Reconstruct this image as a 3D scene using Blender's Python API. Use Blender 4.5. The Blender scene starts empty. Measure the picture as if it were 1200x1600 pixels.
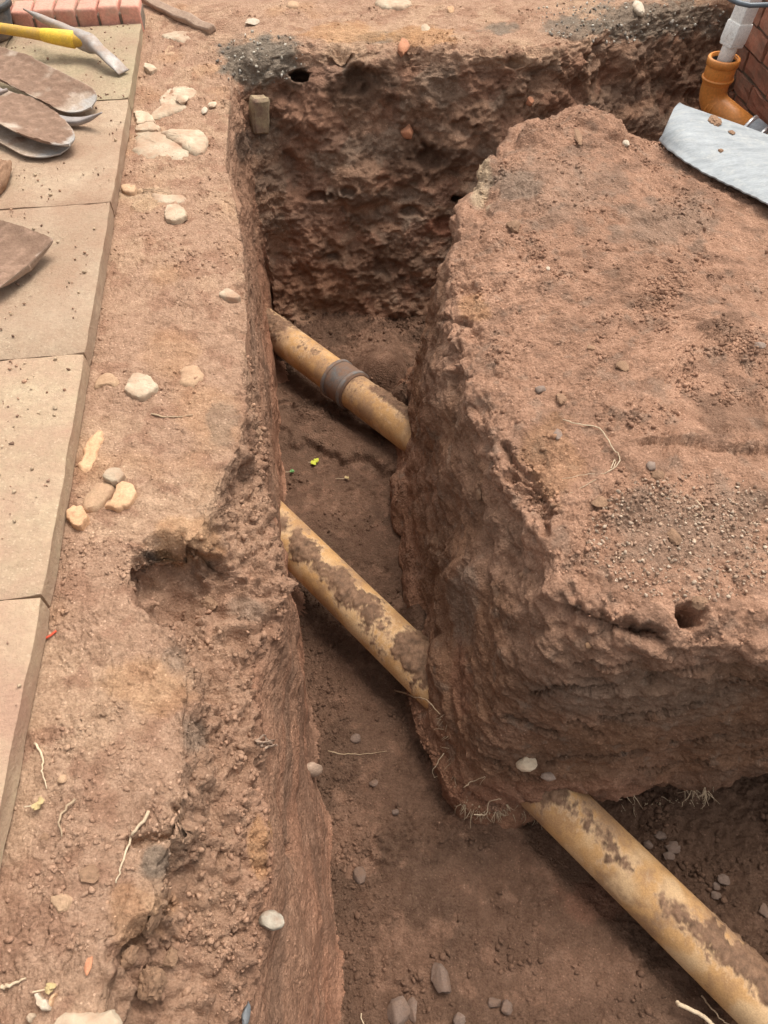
import bpy, bmesh, math, random
import numpy as np
from mathutils import Vector, Matrix, Quaternion

C = bpy.context.scene
COL = C.collection

# ------------------------------------------------------------------ camera, sky, sun
CAM_H, CAM_F, CAM_P = 1.03, 1150.0, math.radians(52.5)
cam = bpy.data.cameras.new('camera'); camo = bpy.data.objects.new('camera', cam); COL.objects.link(camo)
cam.sensor_fit = 'VERTICAL'; cam.sensor_height = 36.0; cam.sensor_width = 27.0
cam.lens = 36.0 * CAM_F / 1600.0
camo.location = (0, 0, CAM_H); camo.rotation_euler = (math.radians(90) - CAM_P, 0, 0)
cam.clip_start = 0.05; cam.clip_end = 300
C.camera = camo

SUN_EL, SUN_AZ = math.radians(66), math.radians(35)      # azimuth measured from +Y (away from the viewer) towards +X
W = bpy.data.worlds.new('World'); C.world = W; W.use_nodes = True
nt = W.node_tree
sky = nt.nodes.new('ShaderNodeTexSky'); sky.sky_type = 'NISHITA'; sky.sun_disc = False
sky.sun_elevation = SUN_EL; sky.sun_rotation = SUN_AZ; sky.air_density = 1.0; sky.dust_density = 5.0; sky.ozone_density = 1.0
hs = nt.nodes.new('ShaderNodeHueSaturation'); hs.inputs['Saturation'].default_value = 0.18
nt.links.new(sky.outputs[0], hs.inputs['Color'])
nt.links.new(hs.outputs[0], nt.nodes['Background'].inputs['Color'])
nt.nodes['Background'].inputs['Strength'].default_value = 0.15
sun = bpy.data.lights.new('sun', 'SUN'); suno = bpy.data.objects.new('sun', sun); COL.objects.link(suno)
sun.energy = 1.25; sun.angle = math.radians(30); sun.color = (1.0, 0.94, 0.85)
sd = Vector((math.sin(SUN_AZ) * math.cos(SUN_EL), math.cos(SUN_AZ) * math.cos(SUN_EL), math.sin(SUN_EL)))
suno.rotation_euler = (-sd).to_track_quat('-Z', 'Y').to_euler(); suno.location = (2, 3, 5)
C.view_settings.view_transform = 'Standard'; C.view_settings.look = 'None'
C.view_settings.exposure = 0.88; C.view_settings.gamma = 1.0; C.view_settings.use_curve_mapping = False

# ------------------------------------------------------------------ numbers
SP, CP = math.sin(CAM_P), math.cos(CAM_P)
def at(px, py, z):
    dx = (px - 600) / CAM_F; u = (800 - py) / CAM_F
    t = (z - CAM_H) / (-SP + CP * u)
    return Vector((dx * t, (CP + SP * u) * t, z))
def proj(P):
    P = np.asarray(P); zz = P[..., 2] - CAM_H
    d = CP * P[..., 1] - SP * zz; u = SP * P[..., 1] + CP * zz
    return 600 + CAM_F * P[..., 0] / d, 800 - CAM_F * u / d, d

rng = np.random.default_rng(11)
PERM = np.concatenate([rng.permutation(256)] * 4).astype(np.int32)
GRAD = rng.normal(size=(256, 3)).astype(np.float32); GRAD /= np.linalg.norm(GRAD, axis=1)[:, None]
FEAT = rng.random((256, 3)).astype(np.float32)
RND = rng.random(256).astype(np.float32)
def perlin(P):
    P = np.asarray(P, np.float32); i = np.floor(P); f = P - i; i = i.astype(np.int32) & 255
    u = f * f * f * (f * (f * 6 - 15) + 10); out = 0
    for dx in (0, 1):
        wx = u[:, 0] if dx else 1 - u[:, 0]
        a = PERM[i[:, 0] + dx]
        for dy in (0, 1):
            wy = u[:, 1] if dy else 1 - u[:, 1]
            b = PERM[a + i[:, 1] + dy]
            for dz in (0, 1):
                wz = u[:, 2] if dz else 1 - u[:, 2]
                g = GRAD[PERM[b + i[:, 2] + dz]]
                out = out + wx * wy * wz * (g[:, 0] * (f[:, 0] - dx) + g[:, 1] * (f[:, 1] - dy) + g[:, 2] * (f[:, 2] - dz))
    return out * 1.5
def fbm(P, s, o=3, gain=.5):
    r = 0; a = 1
    for k in range(o): r = r + a * perlin(P * s + 17.3 * k); s *= 2.03; a *= gain
    return r
def billow(P, s, o=2):
    r = 0; a = 1
    for k in range(o): r = r + a * (np.abs(perlin(P * s + 31.7 * k)) * 2 - .6); s *= 2.1; a *= .5
    return r
def worley(P):
    P = np.asarray(P, np.float32); i = np.floor(P); f = P - i; i = i.astype(np.int32) & 255
    n = len(P); F1 = np.full(n, 9., np.float32); F2 = F1.copy(); best = np.zeros((n, 3), np.float32); bid = np.zeros(n, np.int32)
    for dx in (-1, 0, 1):
        a = PERM[(i[:, 0] + dx) & 255]
        for dy in (-1, 0, 1):
            b = PERM[a + ((i[:, 1] + dy) & 255)]
            for dz in (-1, 0, 1):
                h = PERM[b + ((i[:, 2] + dz) & 255)]
                v = FEAT[h] + np.array((dx, dy, dz), np.float32) - f
                r = np.sqrt((v * v).sum(1))
                m = r < F1
                F2 = np.where(m, F1, np.minimum(F2, r)); F1 = np.where(m, r, F1)
                best[m] = -v[m]; bid[m] = h[m]
    return F1, F2, best, bid
def facets(P, s):
    F1, F2, v, h = worley(P * s)
    g = GRAD[(h * 7 + 13) & 255]
    d = (v * g).sum(1) * 1.2 + (RND[h] - .5) * .7
    return d * np.clip((F2 - F1) / .18, 0, 1) - .28 * (1 - np.clip((F2 - F1) / .16, 0, 1)), RND[h]
def grain(P):
    k = sstep(-.25, .35, fbm(P + 21, 9, 3)); c = np.abs(perlin(P * np.array((60, 60, 60)) + 5)); crack = sstep(.10, .0, c) * sstep(.05, .4, fbm(P + 33, 12, 2))
    return k * (perlin(P * 120) * .0022 + perlin(P * 62 + 9) * .0022) + (1 - k) * perlin(P * 120) * .0005 - crack * .0045
def sstep(a, b, x):
    t = np.clip((x - a) / (b - a), 0, 1); return t * t * (3 - 2 * t)

# ------------------------------------------------------------------ object helpers
def tag(o, label=None, cat=None, group=None, kind=None):
    if label: o['label'] = label
    if cat: o['category'] = cat
    if group: o['group'] = group
    if kind: o['kind'] = kind
    return o
def empty(name, loc=(0, 0, 0)):
    o = bpy.data.objects.new(name, None); o.empty_display_size = .05; COL.objects.link(o); o.location = loc; return o
def link(name, me, mat, parent=None, smooth=True):
    o = bpy.data.objects.new(name, me); COL.objects.link(o)
    if mat: me.materials.append(mat)
    if smooth: me.polygons.foreach_set('use_smooth', np.ones(len(me.polygons), bool))
    if parent:
        o.parent = parent; o.matrix_parent_inverse = Matrix.Translation(-Vector(parent.location))
    return o
def grid_mesh(name, P, shape, mask=None, cols=None):
    a, b = shape
    idx = np.arange(a * b).reshape(a, b)
    q = np.stack([idx[:-1, :-1], idx[1:, :-1], idx[1:, 1:], idx[:-1, 1:]], -1).reshape(-1, 4)
    if mask is not None: q = q[mask[q].all(1)]
    me = bpy.data.meshes.new(name)
    me.vertices.add(len(P)); me.vertices.foreach_set('co', np.ascontiguousarray(P, np.float32).ravel())
    me.loops.add(len(q) * 4); me.loops.foreach_set('vertex_index', q.astype(np.int32).ravel())
    me.polygons.add(len(q)); me.polygons.foreach_set('loop_start', np.arange(0, len(q) * 4, 4, dtype=np.int32))
    me.polygons.foreach_set('loop_total', np.full(len(q), 4, np.int32))
    me.update(calc_edges=True); me.validate()
    if cols is not None: set_cols(me, cols)
    return me
def set_cols(me, cols):
    ca = me.color_attributes.new('soil', 'FLOAT_COLOR', 'POINT')
    c4 = np.ones((len(cols), 4), np.float32); c4[:, :3] = cols
    ca.data.foreach_set('color', c4.ravel())
class MB:
    def __init__(s): s.v = []; s.f = []
    def add(s, v, f):
        n = len(s.v); s.v += [tuple(x) for x in v]; s.f += [tuple(i + n for i in q) for q in f]; return s
    def tube(s, pts, r, seg=12, cap=True, up=None, ax=None):
        pts = [Vector(p) for p in pts]; n = len(pts); rr = r if isinstance(r, (list, tuple)) else [r] * n
        prev = None; v = []; f = []
        for k in range(n):
            t = (pts[min(k + 1, n - 1)] - pts[max(k - 1, 0)]).normalized()
            if ax: t = Vector(ax)
            if prev is None:
                a = Vector((0, 0, 1)) if abs(t.z) < .9 else Vector((1, 0, 0))
                if up: a = Vector(up)
                x = (a - t * a.dot(t)).normalized()
            else: x = (prev - t * prev.dot(t)).normalized()
            prev = x; y = t.cross(x)
            for j in range(seg):
                an = 2 * math.pi * j / seg
                v.append(pts[k] + (x * math.cos(an) + y * math.sin(an)) * rr[k])
        for k in range(n - 1):
            for j in range(seg):
                f.append((k * seg + j, k * seg + (j + 1) % seg, (k + 1) * seg + (j + 1) % seg, (k + 1) * seg + j))
        if cap:
            f.append(tuple(range(seg))[::-1]); f.append(tuple((n - 1) * seg + j for j in range(seg)))
        return s.add(v, f)
    def build(s, name, mat, parent=None, smooth=True):
        me = bpy.data.meshes.new(name); me.from_pydata(s.v, [], s.f); me.update()
        return link(name, me, mat, parent, smooth)
def bev_box(size, bev, rot=None, loc=(0, 0, 0), seg=2):
    bm = bmesh.new(); bmesh.ops.create_cube(bm, size=1)
    for v in bm.verts: v.co = Vector((v.co.x * size[0], v.co.y * size[1], v.co.z * size[2]))
    bmesh.ops.bevel(bm, geom=bm.edges[:], offset=bev, segments=seg, affect='EDGES', profile=.6)
    M = Matrix.Translation(Vector(loc)) @ (rot.to_4x4() if rot else Matrix())
    bm.transform(M); return bm
def bm_obj(name, bm, mat, parent=None, smooth=True):
    me = bpy.data.meshes.new(name); bm.to_mesh(me); bm.free(); return link(name, me, mat, parent, smooth)
def shade_auto(o, ang=40):
    o.data.set_sharp_from_angle(angle=math.radians(ang))

# ------------------------------------------------------------------ materials
def newmat(name):
    m = bpy.data.materials.new(name); m.use_nodes = True; n = m.node_tree
    return m, n, n.nodes['Principled BSDF'], n.nodes.new, n.links.new
def fac_noise(new, ln, vec, scale, detail=6, rough=.6):
    x = new('ShaderNodeTexNoise'); x.inputs['Scale'].default_value = scale; x.inputs['Detail'].default_value = detail
    x.inputs['Roughness'].default_value = rough; ln(vec, x.inputs['Vector']); return x.outputs['Fac']
def ramp(new, ln, fac, lo, hi):
    r = new('ShaderNodeMapRange'); r.inputs['From Min'].default_value = lo; r.inputs['From Max'].default_value = hi
    ln(fac, r.inputs['Value']); return r.outputs[0]
def mixc(new, ln, fac, a, b, mode='MIX'):
    x = new('ShaderNodeMix'); x.data_type = 'RGBA'; x.blend_type = mode
    for s, v in ((x.inputs[0], fac), (x.inputs[6], a), (x.inputs[7], b)):
        if hasattr(v, 'links'): ln(v, s)
        elif isinstance(v, (int, float)): s.default_value = v
        else: s.default_value = (*v, 1)
    return x.outputs[2]
def soil_material():
    m, n, b, new, ln = newmat('soil')
    tc = new('ShaderNodeTexCoord').outputs['Object']
    at_ = new('ShaderNodeAttribute'); at_.attribute_name = 'soil'
    f1 = ramp(new, ln, fac_noise(new, ln, tc, 38, 8, .7), .3, .7)
    f2 = ramp(new, ln, fac_noise(new, ln, tc, 260, 5, .7), .3, .7)
    c = mixc(new, ln, f1, (.74, .70, .67), (1.22, 1.25, 1.26)); c = mixc(new, ln, 1.0, at_.outputs['Color'], c, 'MULTIPLY')
    c2 = mixc(new, ln, f2, (.72, .70, .69), (1.26, 1.28, 1.29)); c = mixc(new, ln, 1.0, c, c2, 'MULTIPLY')
    # pale grit and dark crumbs
    vo = new('ShaderNodeTexVoronoi'); vo.inputs['Scale'].default_value = 230; ln(tc, vo.inputs['Vector'])
    sx = new('ShaderNodeSeparateColor'); ln(vo.outputs['Color'], sx.inputs[0])
    g1 = new('ShaderNodeMath'); g1.operation = 'GREATER_THAN'; g1.inputs[1].default_value = .965; ln(sx.outputs[0], g1.inputs[0])
    g2 = new('ShaderNodeMath'); g2.operation = 'LESS_THAN'; g2.inputs[1].default_value = .42; ln(vo.outputs['Distance'], g2.inputs[0])
    g3 = new('ShaderNodeMath'); g3.operation = 'MULTIPLY'; ln(g1.outputs[0], g3.inputs[0]); ln(g2.outputs[0], g3.inputs[1])
    g4 = new('ShaderNodeMath'); g4.operation = 'MULTIPLY'; ln(g3.outputs[0], g4.inputs[0]); g4.inputs[1].default_value = .55
    c = mixc(new, ln, g4.outputs[0], c, mixc(new, ln, 1.0, at_.outputs['Color'], (1.9, 2.0, 2.1), 'MULTIPLY'))
    ln(c, b.inputs['Base Color']); b.inputs['Roughness'].default_value = .95
    b.inputs['Specular IOR Level'].default_value = .12
    h1 = fac_noise(new, ln, tc, 110, 9, .72)
    v2 = new('ShaderNodeTexVoronoi'); v2.inputs['Scale'].default_value = 170; ln(tc, v2.inputs['Vector'])
    md = new('ShaderNodeMath'); md.operation = 'MULTIPLY_ADD'; ln(v2.outputs['Distance'], md.inputs[0]); md.inputs[1].default_value = -.35; ln(h1, md.inputs[2])
    bp = new('ShaderNodeBump'); bp.inputs['Strength'].default_value = .95; bp.inputs['Distance'].default_value = .0085
    ln(md.outputs[0], bp.inputs['Height']); ln(bp.outputs[0], b.inputs['Normal'])
    return m
def mat(name, c1, c2, scale=20, rough=.8, bump=.3, bdist=.004, bscale=None, dirt=None, dirt_scale=9, dirt_lo=.5, dirt_hi=.62, spec=.25, metal=0, stretch=None, speck=None):
    m, n, b, new, ln = newmat(name)
    tc = new('ShaderNodeTexCoord').outputs['Object']
    v = tc
    if stretch:
        mp = new('ShaderNodeMapping'); mp.inputs['Scale'].default_value = stretch; ln(tc, mp.inputs[0]); v = mp.outputs[0]
    oi = new('ShaderNodeObjectInfo')
    c = mixc(new, ln, ramp(new, ln, fac_noise(new, ln, v, scale, 8, .65), .3, .7), c1, c2)
    f2 = ramp(new, ln, fac_noise(new, ln, v, scale * 9, 4, .7), .3, .7)
    c = mixc(new, ln, 1.0, c, mixc(new, ln, f2, (.8, .8, .8), (1.18, 1.18, 1.18)), 'MULTIPLY')
    hv = new('ShaderNodeHueSaturation'); ln(c, hv.inputs['Color'])
    hv.inputs['Value'].default_value = 1; ln(ramp_to(new, ln, oi.outputs['Random'], .86, 1.12), hv.inputs['Value']); c = hv.outputs[0]
    if speck:
        vo = new('ShaderNodeTexVoronoi'); vo.inputs['Scale'].default_value = speck[0]; ln(tc, vo.inputs['Vector'])
        sx = new('ShaderNodeSeparateColor'); ln(vo.outputs['Color'], sx.inputs[0])
        g1 = new('ShaderNodeMath'); g1.operation = 'GREATER_THAN'; g1.inputs[1].default_value = speck[2]; ln(sx.outputs[0], g1.inputs[0])
        c = mixc(new, ln, g1.outputs[0], c, speck[1])
    rg = None
    if dirt:
        ds = ramp(new, ln, fac_noise(new, ln, tc, dirt_scale, 10, .68), dirt_lo, dirt_hi)
        dc = mixc(new, ln, fac_noise(new, ln, tc, 120, 5, .7), tuple(x * .7 for x in dirt), tuple(x * 1.3 for x in dirt))
        c = mixc(new, ln, ds, c, dc)
        if metal: ln(ramp_to(new, ln, ds, metal, 0), b.inputs['Metallic'])
        rg = ramp_to(new, ln, ds, rough, .95)
    elif metal: b.inputs['Metallic'].default_value = metal
    ln(c, b.inputs['Base Color'])
    if rg: ln(rg, b.inputs['Roughness'])
    else: b.inputs['Roughness'].default_value = rough
    b.inputs['Specular IOR Level'].default_value = spec
    if bump:
        bp = new('ShaderNodeBump'); bp.inputs['Strength'].default_value = bump; bp.inputs['Distance'].default_value = bdist
        ln(fac_noise(new, ln, v, bscale or scale * 6, 8, .7), bp.inputs['Height']); ln(bp.outputs[0], b.inputs['Normal'])
    return m
def ramp_to(new, ln, fac, lo, hi):
    r = new('ShaderNodeMapRange'); r.inputs['To Min'].default_value = lo; r.inputs['To Max'].default_value = hi
    ln(fac, r.inputs['Value']); return r.outputs[0]
def vcol_mat(name, rough=.6, spec=.3, bump=.35, bscale=220):
    m, n, b, new, ln = newmat(name)
    tc = new('ShaderNodeTexCoord').outputs['Object']
    a = new('ShaderNodeAttribute'); a.attribute_name = 'soil'
    f2 = ramp(new, ln, fac_noise(new, ln, tc, bscale, 6, .7), .3, .7)
    c = mixc(new, ln, 1.0, a.outputs['Color'], mixc(new, ln, f2, (.78, .76, .74), (1.2, 1.22, 1.23)), 'MULTIPLY')
    ln(c, b.inputs['Base Color']); b.inputs['Roughness'].default_value = rough; b.inputs['Specular IOR Level'].default_value = spec
    bp = new('ShaderNodeBump'); bp.inputs['Strength'].default_value = bump; bp.inputs['Distance'].default_value = .003
    ln(fac_noise(new, ln, tc, bscale, 6, .7), bp.inputs['Height']); ln(bp.outputs[0], b.inputs['Normal'])
    return m
SOILC = dict(dry=(.385, .247, .170), tan=(.43, .288, .195), red=(.315, .185, .125), brown=(.245, .138, .085), moist=(.138, .083, .056),
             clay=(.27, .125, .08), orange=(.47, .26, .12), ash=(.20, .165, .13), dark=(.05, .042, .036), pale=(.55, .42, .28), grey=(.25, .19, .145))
SOILC = {k: np.array(v, np.float32) for k, v in SOILC.items()}
M = {}
M['soil'] = soil_material()
M['crumb'] = vcol_mat('soil_crumb', .95, .1, .6, 400)
M['pipe'] = vcol_mat('pipe_plastic', .72, .14, .35, 300)
M['slab'] = mat('paving_concrete', (.42, .31, .195), (.54, .42, .275), 6, .93, .9, .005, 130, dirt=(.37, .228, .155), dirt_scale=4, dirt_lo=.36, dirt_hi=.64, spec=.12, speck=(320, (.52, .40, .27), .95))
M['slab_old'] = mat('mossy_concrete', (.26, .205, .125), (.40, .315, .205), 8, .93, .8, .005, 130, dirt=(.29, .19, .125), dirt_scale=4, dirt_lo=.42, dirt_hi=.66, spec=.12, speck=(260, (.42, .33, .22), .96))
M['slab_mid'] = mat('dusty_concrete', (.36, .265, .175), (.47, .36, .25), 6, .93, .9, .005, 130, dirt=(.32, .205, .135), dirt_scale=3.5, dirt_lo=.34, dirt_hi=.62, spec=.12, speck=(300, (.46, .36, .25), .95))
M['brick'] = mat('red_brick', (.50, .22, .155), (.60, .30, .22), 14, .85, .5, .003, dirt=(.42, .28, .2), dirt_scale=12, dirt_lo=.48, dirt_hi=.7)
M['old_brick'] = mat('old_red_brick', (.42, .16, .095), (.52, .23, .14), 22, .9, .8, .008, 60, dirt=(.27, .15, .10), dirt_scale=10, dirt_lo=.44, dirt_hi=.66)
M['mortar'] = mat('mortar', (.16, .12, .085), (.25, .19, .14), 40, .95, .8, .006)
M['lime'] = mat('pale_stone', (.44, .335, .23), (.56, .45, .32), 16, .9, .7, .005, 120, dirt=(.38, .24, .155), dirt_scale=18, dirt_lo=.43, dirt_hi=.66, spec=.15)
M['tanstone'] = mat('tan_stone', (.42, .265, .16), (.52, .35, .215), 18, .9, .7, .005, 120, dirt=(.38, .23, .14), dirt_scale=18, dirt_lo=.45, dirt_hi=.66, spec=.12)
M['orangestone'] = mat('orange_stone', (.47, .265, .145), (.56, .35, .205), 18, .9, .6, .004, 120, dirt=(.36, .215, .13), dirt_scale=22, dirt_lo=.58, dirt_hi=.72, spec=.12)
M['redfrag'] = mat('brick_fragment', (.42, .17, .09), (.50, .24, .13), 30, .9, .6, .003, dirt=(.26, .15, .1), dirt_scale=25, dirt_lo=.52, dirt_hi=.7)
M['pebble'] = mat('grey_pebble', (.17, .118, .088), (.26, .185, .14), 30, .7, .3, .002, 120, dirt=(.2, .12, .085), dirt_scale=30, dirt_lo=.55, dirt_hi=.7)
M['soilstone'] = mat('soil_coated_stone', (.225, .13, .078), (.31, .185, .11), 30, .95, .8, .005, 110)
M['floorstone'] = mat('damp_floor_stone', (.125, .082, .060), (.19, .13, .098), 30, .85, .6, .004, 110, dirt=(.15, .09, .06), dirt_scale=24, dirt_lo=.48, dirt_hi=.66)
M['whitestone'] = mat('white_stone', (.42, .34, .25), (.54, .45, .34), 25, .8, .5, .003, 120, dirt=(.38, .25, .16), dirt_scale=25, dirt_lo=.5, dirt_hi=.7)
M['slate'] = mat('blue_slate', (.12, .13, .135), (.2, .2, .2), 25, .7, .3, .002)
M['wood'] = mat('weathered_wood', (.26, .17, .115), (.40, .28, .2), 30, .9, .7, .004, 160, stretch=(1, 1, 1))
M['root'] = mat('pale_root', (.44, .32, .20), (.56, .44, .30), 60, .8, .3, .001)
M['rootdark'] = mat('brown_root', (.30, .2, .12), (.45, .33, .21), 60, .85, .3, .001)
M['steel'] = mat('worn_steel', (.26, .225, .20), (.40, .36, .32), 30, .5, .3, .001, dirt=(.33, .23, .165), dirt_scale=14, dirt_lo=.42, dirt_hi=.66, metal=.3, spec=.3)
M['darksteel'] = mat('dull_steel', (.22, .19, .17), (.36, .31, .28), 30, .55, .35, .0015, dirt=(.28, .19, .14), dirt_scale=14, dirt_lo=.5, dirt_hi=.7, metal=.4, spec=.4)
M['blade'] = vcol_mat('muddy_blade', .85, .2, .7, 160)
M['yellow'] = mat('yellow_paint', (.58, .32, .03), (.66, .40, .05), 25, .6, .3, .001, dirt=(.38, .23, .09), dirt_scale=16, dirt_lo=.42, dirt_hi=.7, spec=.4)
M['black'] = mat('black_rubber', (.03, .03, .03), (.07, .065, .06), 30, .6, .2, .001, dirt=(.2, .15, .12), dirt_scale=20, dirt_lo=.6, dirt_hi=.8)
M['rubber'] = mat('grey_rubber', (.07, .068, .065), (.16, .15, .14), 30, .6, .3, .001, dirt=(.17, .10, .066), dirt_scale=16, dirt_lo=.34, dirt_hi=.50)
M['band'] = mat('clamp_steel', (.16, .15, .14), (.28, .27, .25), 40, .6, .2, .001, metal=.3, spec=.35, dirt=(.18, .112, .078), dirt_scale=20, dirt_lo=.42, dirt_hi=.58)
M['bandclean'] = mat('bright_clamp_steel', (.6, .59, .57), (.75, .74, .72), 40, .35, .1, .0005, metal=.75, spec=.5)
M['rubberdusty'] = mat('dusty_grey_rubber', (.20, .215, .23), (.33, .34, .35), 30, .6, .2, .001)
M['orange'] = mat('orange_plastic', (.66, .235, .045), (.72, .29, .07), 14, .42, .08, .001, dirt=(.52, .32, .19), dirt_scale=9, dirt_lo=.55, dirt_hi=.9, spec=.45)
M['lead'] = mat('grey_sheet', (.20, .214, .218), (.33, .345, .345), 22, .55, .25, .0012, 140, dirt=(.36, .36, .34), dirt_scale=30, dirt_lo=.5, dirt_hi=.72, spec=.35, stretch=(.5, 2.2, 1))
M['white'] = mat('white_plastic', (.80, .77, .70), (.88, .86, .80), 20, .6, .2, .001, dirt=(.48, .40, .32), dirt_scale=30, dirt_lo=.6, dirt_hi=.72, spec=.3)
M['leaf'] = mat('yellow_green_leaf', (.38, .40, .03), (.52, .50, .06), 80, .6, .2, .001)
M['leafgreen'] = mat('green_leaf', (.08, .2, .06), (.15, .3, .1), 80, .6, .2, .001)
M['dryleaf'] = mat('dry_yellow_leaf', (.40, .29, .13), (.46, .34, .17), 80, .7, .3, .001)
M['cable'] = mat('grey_cable', (.07, .085, .1), (.13, .15, .165), 30, .4, .1, .0005, spec=.5)
M['bucket'] = mat('dusty_black_plastic', (.05, .05, .05), (.12, .115, .105), 20, .6, .3, .001, dirt=(.28, .2, .14), dirt_scale=12, dirt_lo=.45, dirt_hi=.7)
M['red'] = mat('red_plastic', (.55, .07, .03), (.6, .1, .05), 30, .5, .1, .001)

# ------------------------------------------------------------------ terrain
def gauss1(A, sig, axis):
    if sig <= 0: return A
    n = int(max(1, round(sig * 3))); k = np.exp(-.5 * (np.arange(-n, n + 1) / sig) ** 2); k /= k.sum()
    pad = [(0, 0)] * A.ndim; pad[axis] = (n, n); B = np.pad(A, pad, mode='edge'); out = 0
    for j in range(2 * n + 1):
        sl = [slice(None)] * A.ndim; sl[axis] = slice(j, j + A.shape[axis]); out = out + k[j] * B[tuple(sl)]
    return out
def loft(R, nseg, npath, sig=(3, 4)):
    """R: rings x stations x 3; nseg samples per ring gap; npath samples per station gap"""
    K, S, _ = R.shape
    u = np.concatenate([[k + j / n for j in range(n)] for k, n in enumerate(nseg)] + [[K - 1]])
    w = np.concatenate([[s + j / n for j in range(n)] for s, n in enumerate(npath)] + [[S - 1]])
    i = np.minimum(u.astype(int), K - 2); t = (u - i)[:, None, None]; A = R[i] * (1 - t) + R[i + 1] * t
    i = np.minimum(w.astype(int), S - 2); t = (w - i)[None, :, None]; A = A[:, i] * (1 - t) + A[:, i + 1] * t
    A = gauss1(A, sig[0], 0); A = gauss1(A, sig[1], 1)
    return A, u, w
def normals(A, flip=False):
    du = np.gradient(A, axis=0); dw = np.gradient(A, axis=1)
    n = np.cross(du, dw); n /= np.linalg.norm(n, axis=2)[..., None] + 1e-12
    return -n if flip else n
def find(P, px, py, tol=10):
    x, y, d = proj(P); r = np.hypot(x - px, y - py); r = np.where(d < .1, 1e9, r)
    m = r < tol
    if not m.any(): return int(np.argmin(r))
    return int(np.argmin(np.where(m, d + r * .002, 1e9)))
def stamp(P, N, px, py, r, depth, sq=1.0, rough=.5, tol=10):
    c = P[find(P, px, py, tol)]
    D = P - c; m = (np.abs(D).max(1) < r * 1.6)
    if not m.any(): return
    q = D[m]; dd = np.sqrt(q[:, 0] ** 2 + q[:, 1] ** 2 + (q[:, 2] * sq) ** 2) / r
    dd = dd * (1 + rough * perlin(P[m] * (2.2 / r)))
    P[m] -= N[m] * (depth * sstep(1, .35, dd))[:, None]
def stampline(P, N, pts, w, depth, rough=.6, samples=70, tol=10):
    pts = np.array(pts, float); L = np.r_[0, np.cumsum(np.hypot(*np.diff(pts, axis=0).T))]
    q = np.linspace(0, L[-1], samples); qx = np.interp(q, L, pts[:, 0]); qy = np.interp(q, L, pts[:, 1])
    cs = np.array([P[find(P, a, b, tol)] for a, b in zip(qx, qy)])
    cs = gauss1(cs, 2.5, 0); lo, hi = cs.min(0) - w * 2, cs.max(0) + w * 2
    m = ((P > lo) & (P < hi)).all(1)
    if not m.any(): return
    q = P[m]; dd = np.full(len(q), 9.)
    for c in cs: dd = np.minimum(dd, np.linalg.norm(q - c, axis=1))
    dd = dd / w * (1 + rough * perlin(q * (1.3 / w)))
    P[m] -= N[m] * (depth * sstep(1, .2, dd))[:, None]
def mixcol(c, col, f):
    f = np.clip(f, 0, 1)[:, None]; return c * (1 - f) + np.asarray(col) * f
def blob(P, c, r, rough=.5, s=1.0):
    d = np.linalg.norm((P - np.array(c)) / np.array(r), axis=1) + rough * fbm(P, 9 * s, 3)
    return sstep(1.15, .75, d)
def imblob(px, py, x, y, cx, cy, rx, ry, n, rough=.5):
    d = np.hypot((x - cx) / rx, (y - cy) / ry) + rough * n
    return sstep(1.15, .7, d)

FLOOR_PTS = [(-.4, -.73), (0.1, -.735), (.6, -.73), (1.0, -.73), (1.5, -.76), (2.0, -.80), (2.7, -.83)]
def floor_z(Y): return np.interp(Y, [p[0] for p in FLOOR_PTS], [p[1] for p in FLOOR_PTS])

def poly(pts): a = np.array(pts, float); return lambda y: np.interp(y, a[:, 0], a[:, 1])
PX_SLAB = poly([(-60, 246), (36, 230), (150, 211), (300, 186), (520, 150), (560, 138), (925, 84), (960, 68), (1200, 20), (1295, 0), (1600, -62), (2200, -160)])
PX_LIP = poly([(40, 338), (110, 352), (150, 364), (200, 361), (260, 358), (310, 372), (400, 387), (500, 392), (600, 388), (690, 380), (740, 352), (780, 335), (830, 318), (848, 296), (864, 225), (882, 205), (938, 200), (966, 236), (1010, 288), (1080, 302), (1130, 290), (1170, 300), (1200, 316), (1260, 292), (1300, 300), (1312, 262), (1360, 242), (1400, 250), (1450, 230), (1478, 190), (1510, 178), (1600, 150), (2200, 100)])
PX_EDGE = poly([(600, 402), (700, 402), (760, 408), (800, 425), (850, 428), (900, 432), (960, 440), (1010, 412), (1060, 396), (1120, 402), (1200, 398), (1300, 396), (1400, 402), (1480, 384), (1600, 368), (2200, 330)])
PX_BASE = poly([(400, 425), (500, 430), (620, 433), (760, 440), (900, 453), (1000, 470), (1200, 497), (1300, 512), (1400, 520), (1600, 527), (2200, 545)])

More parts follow.
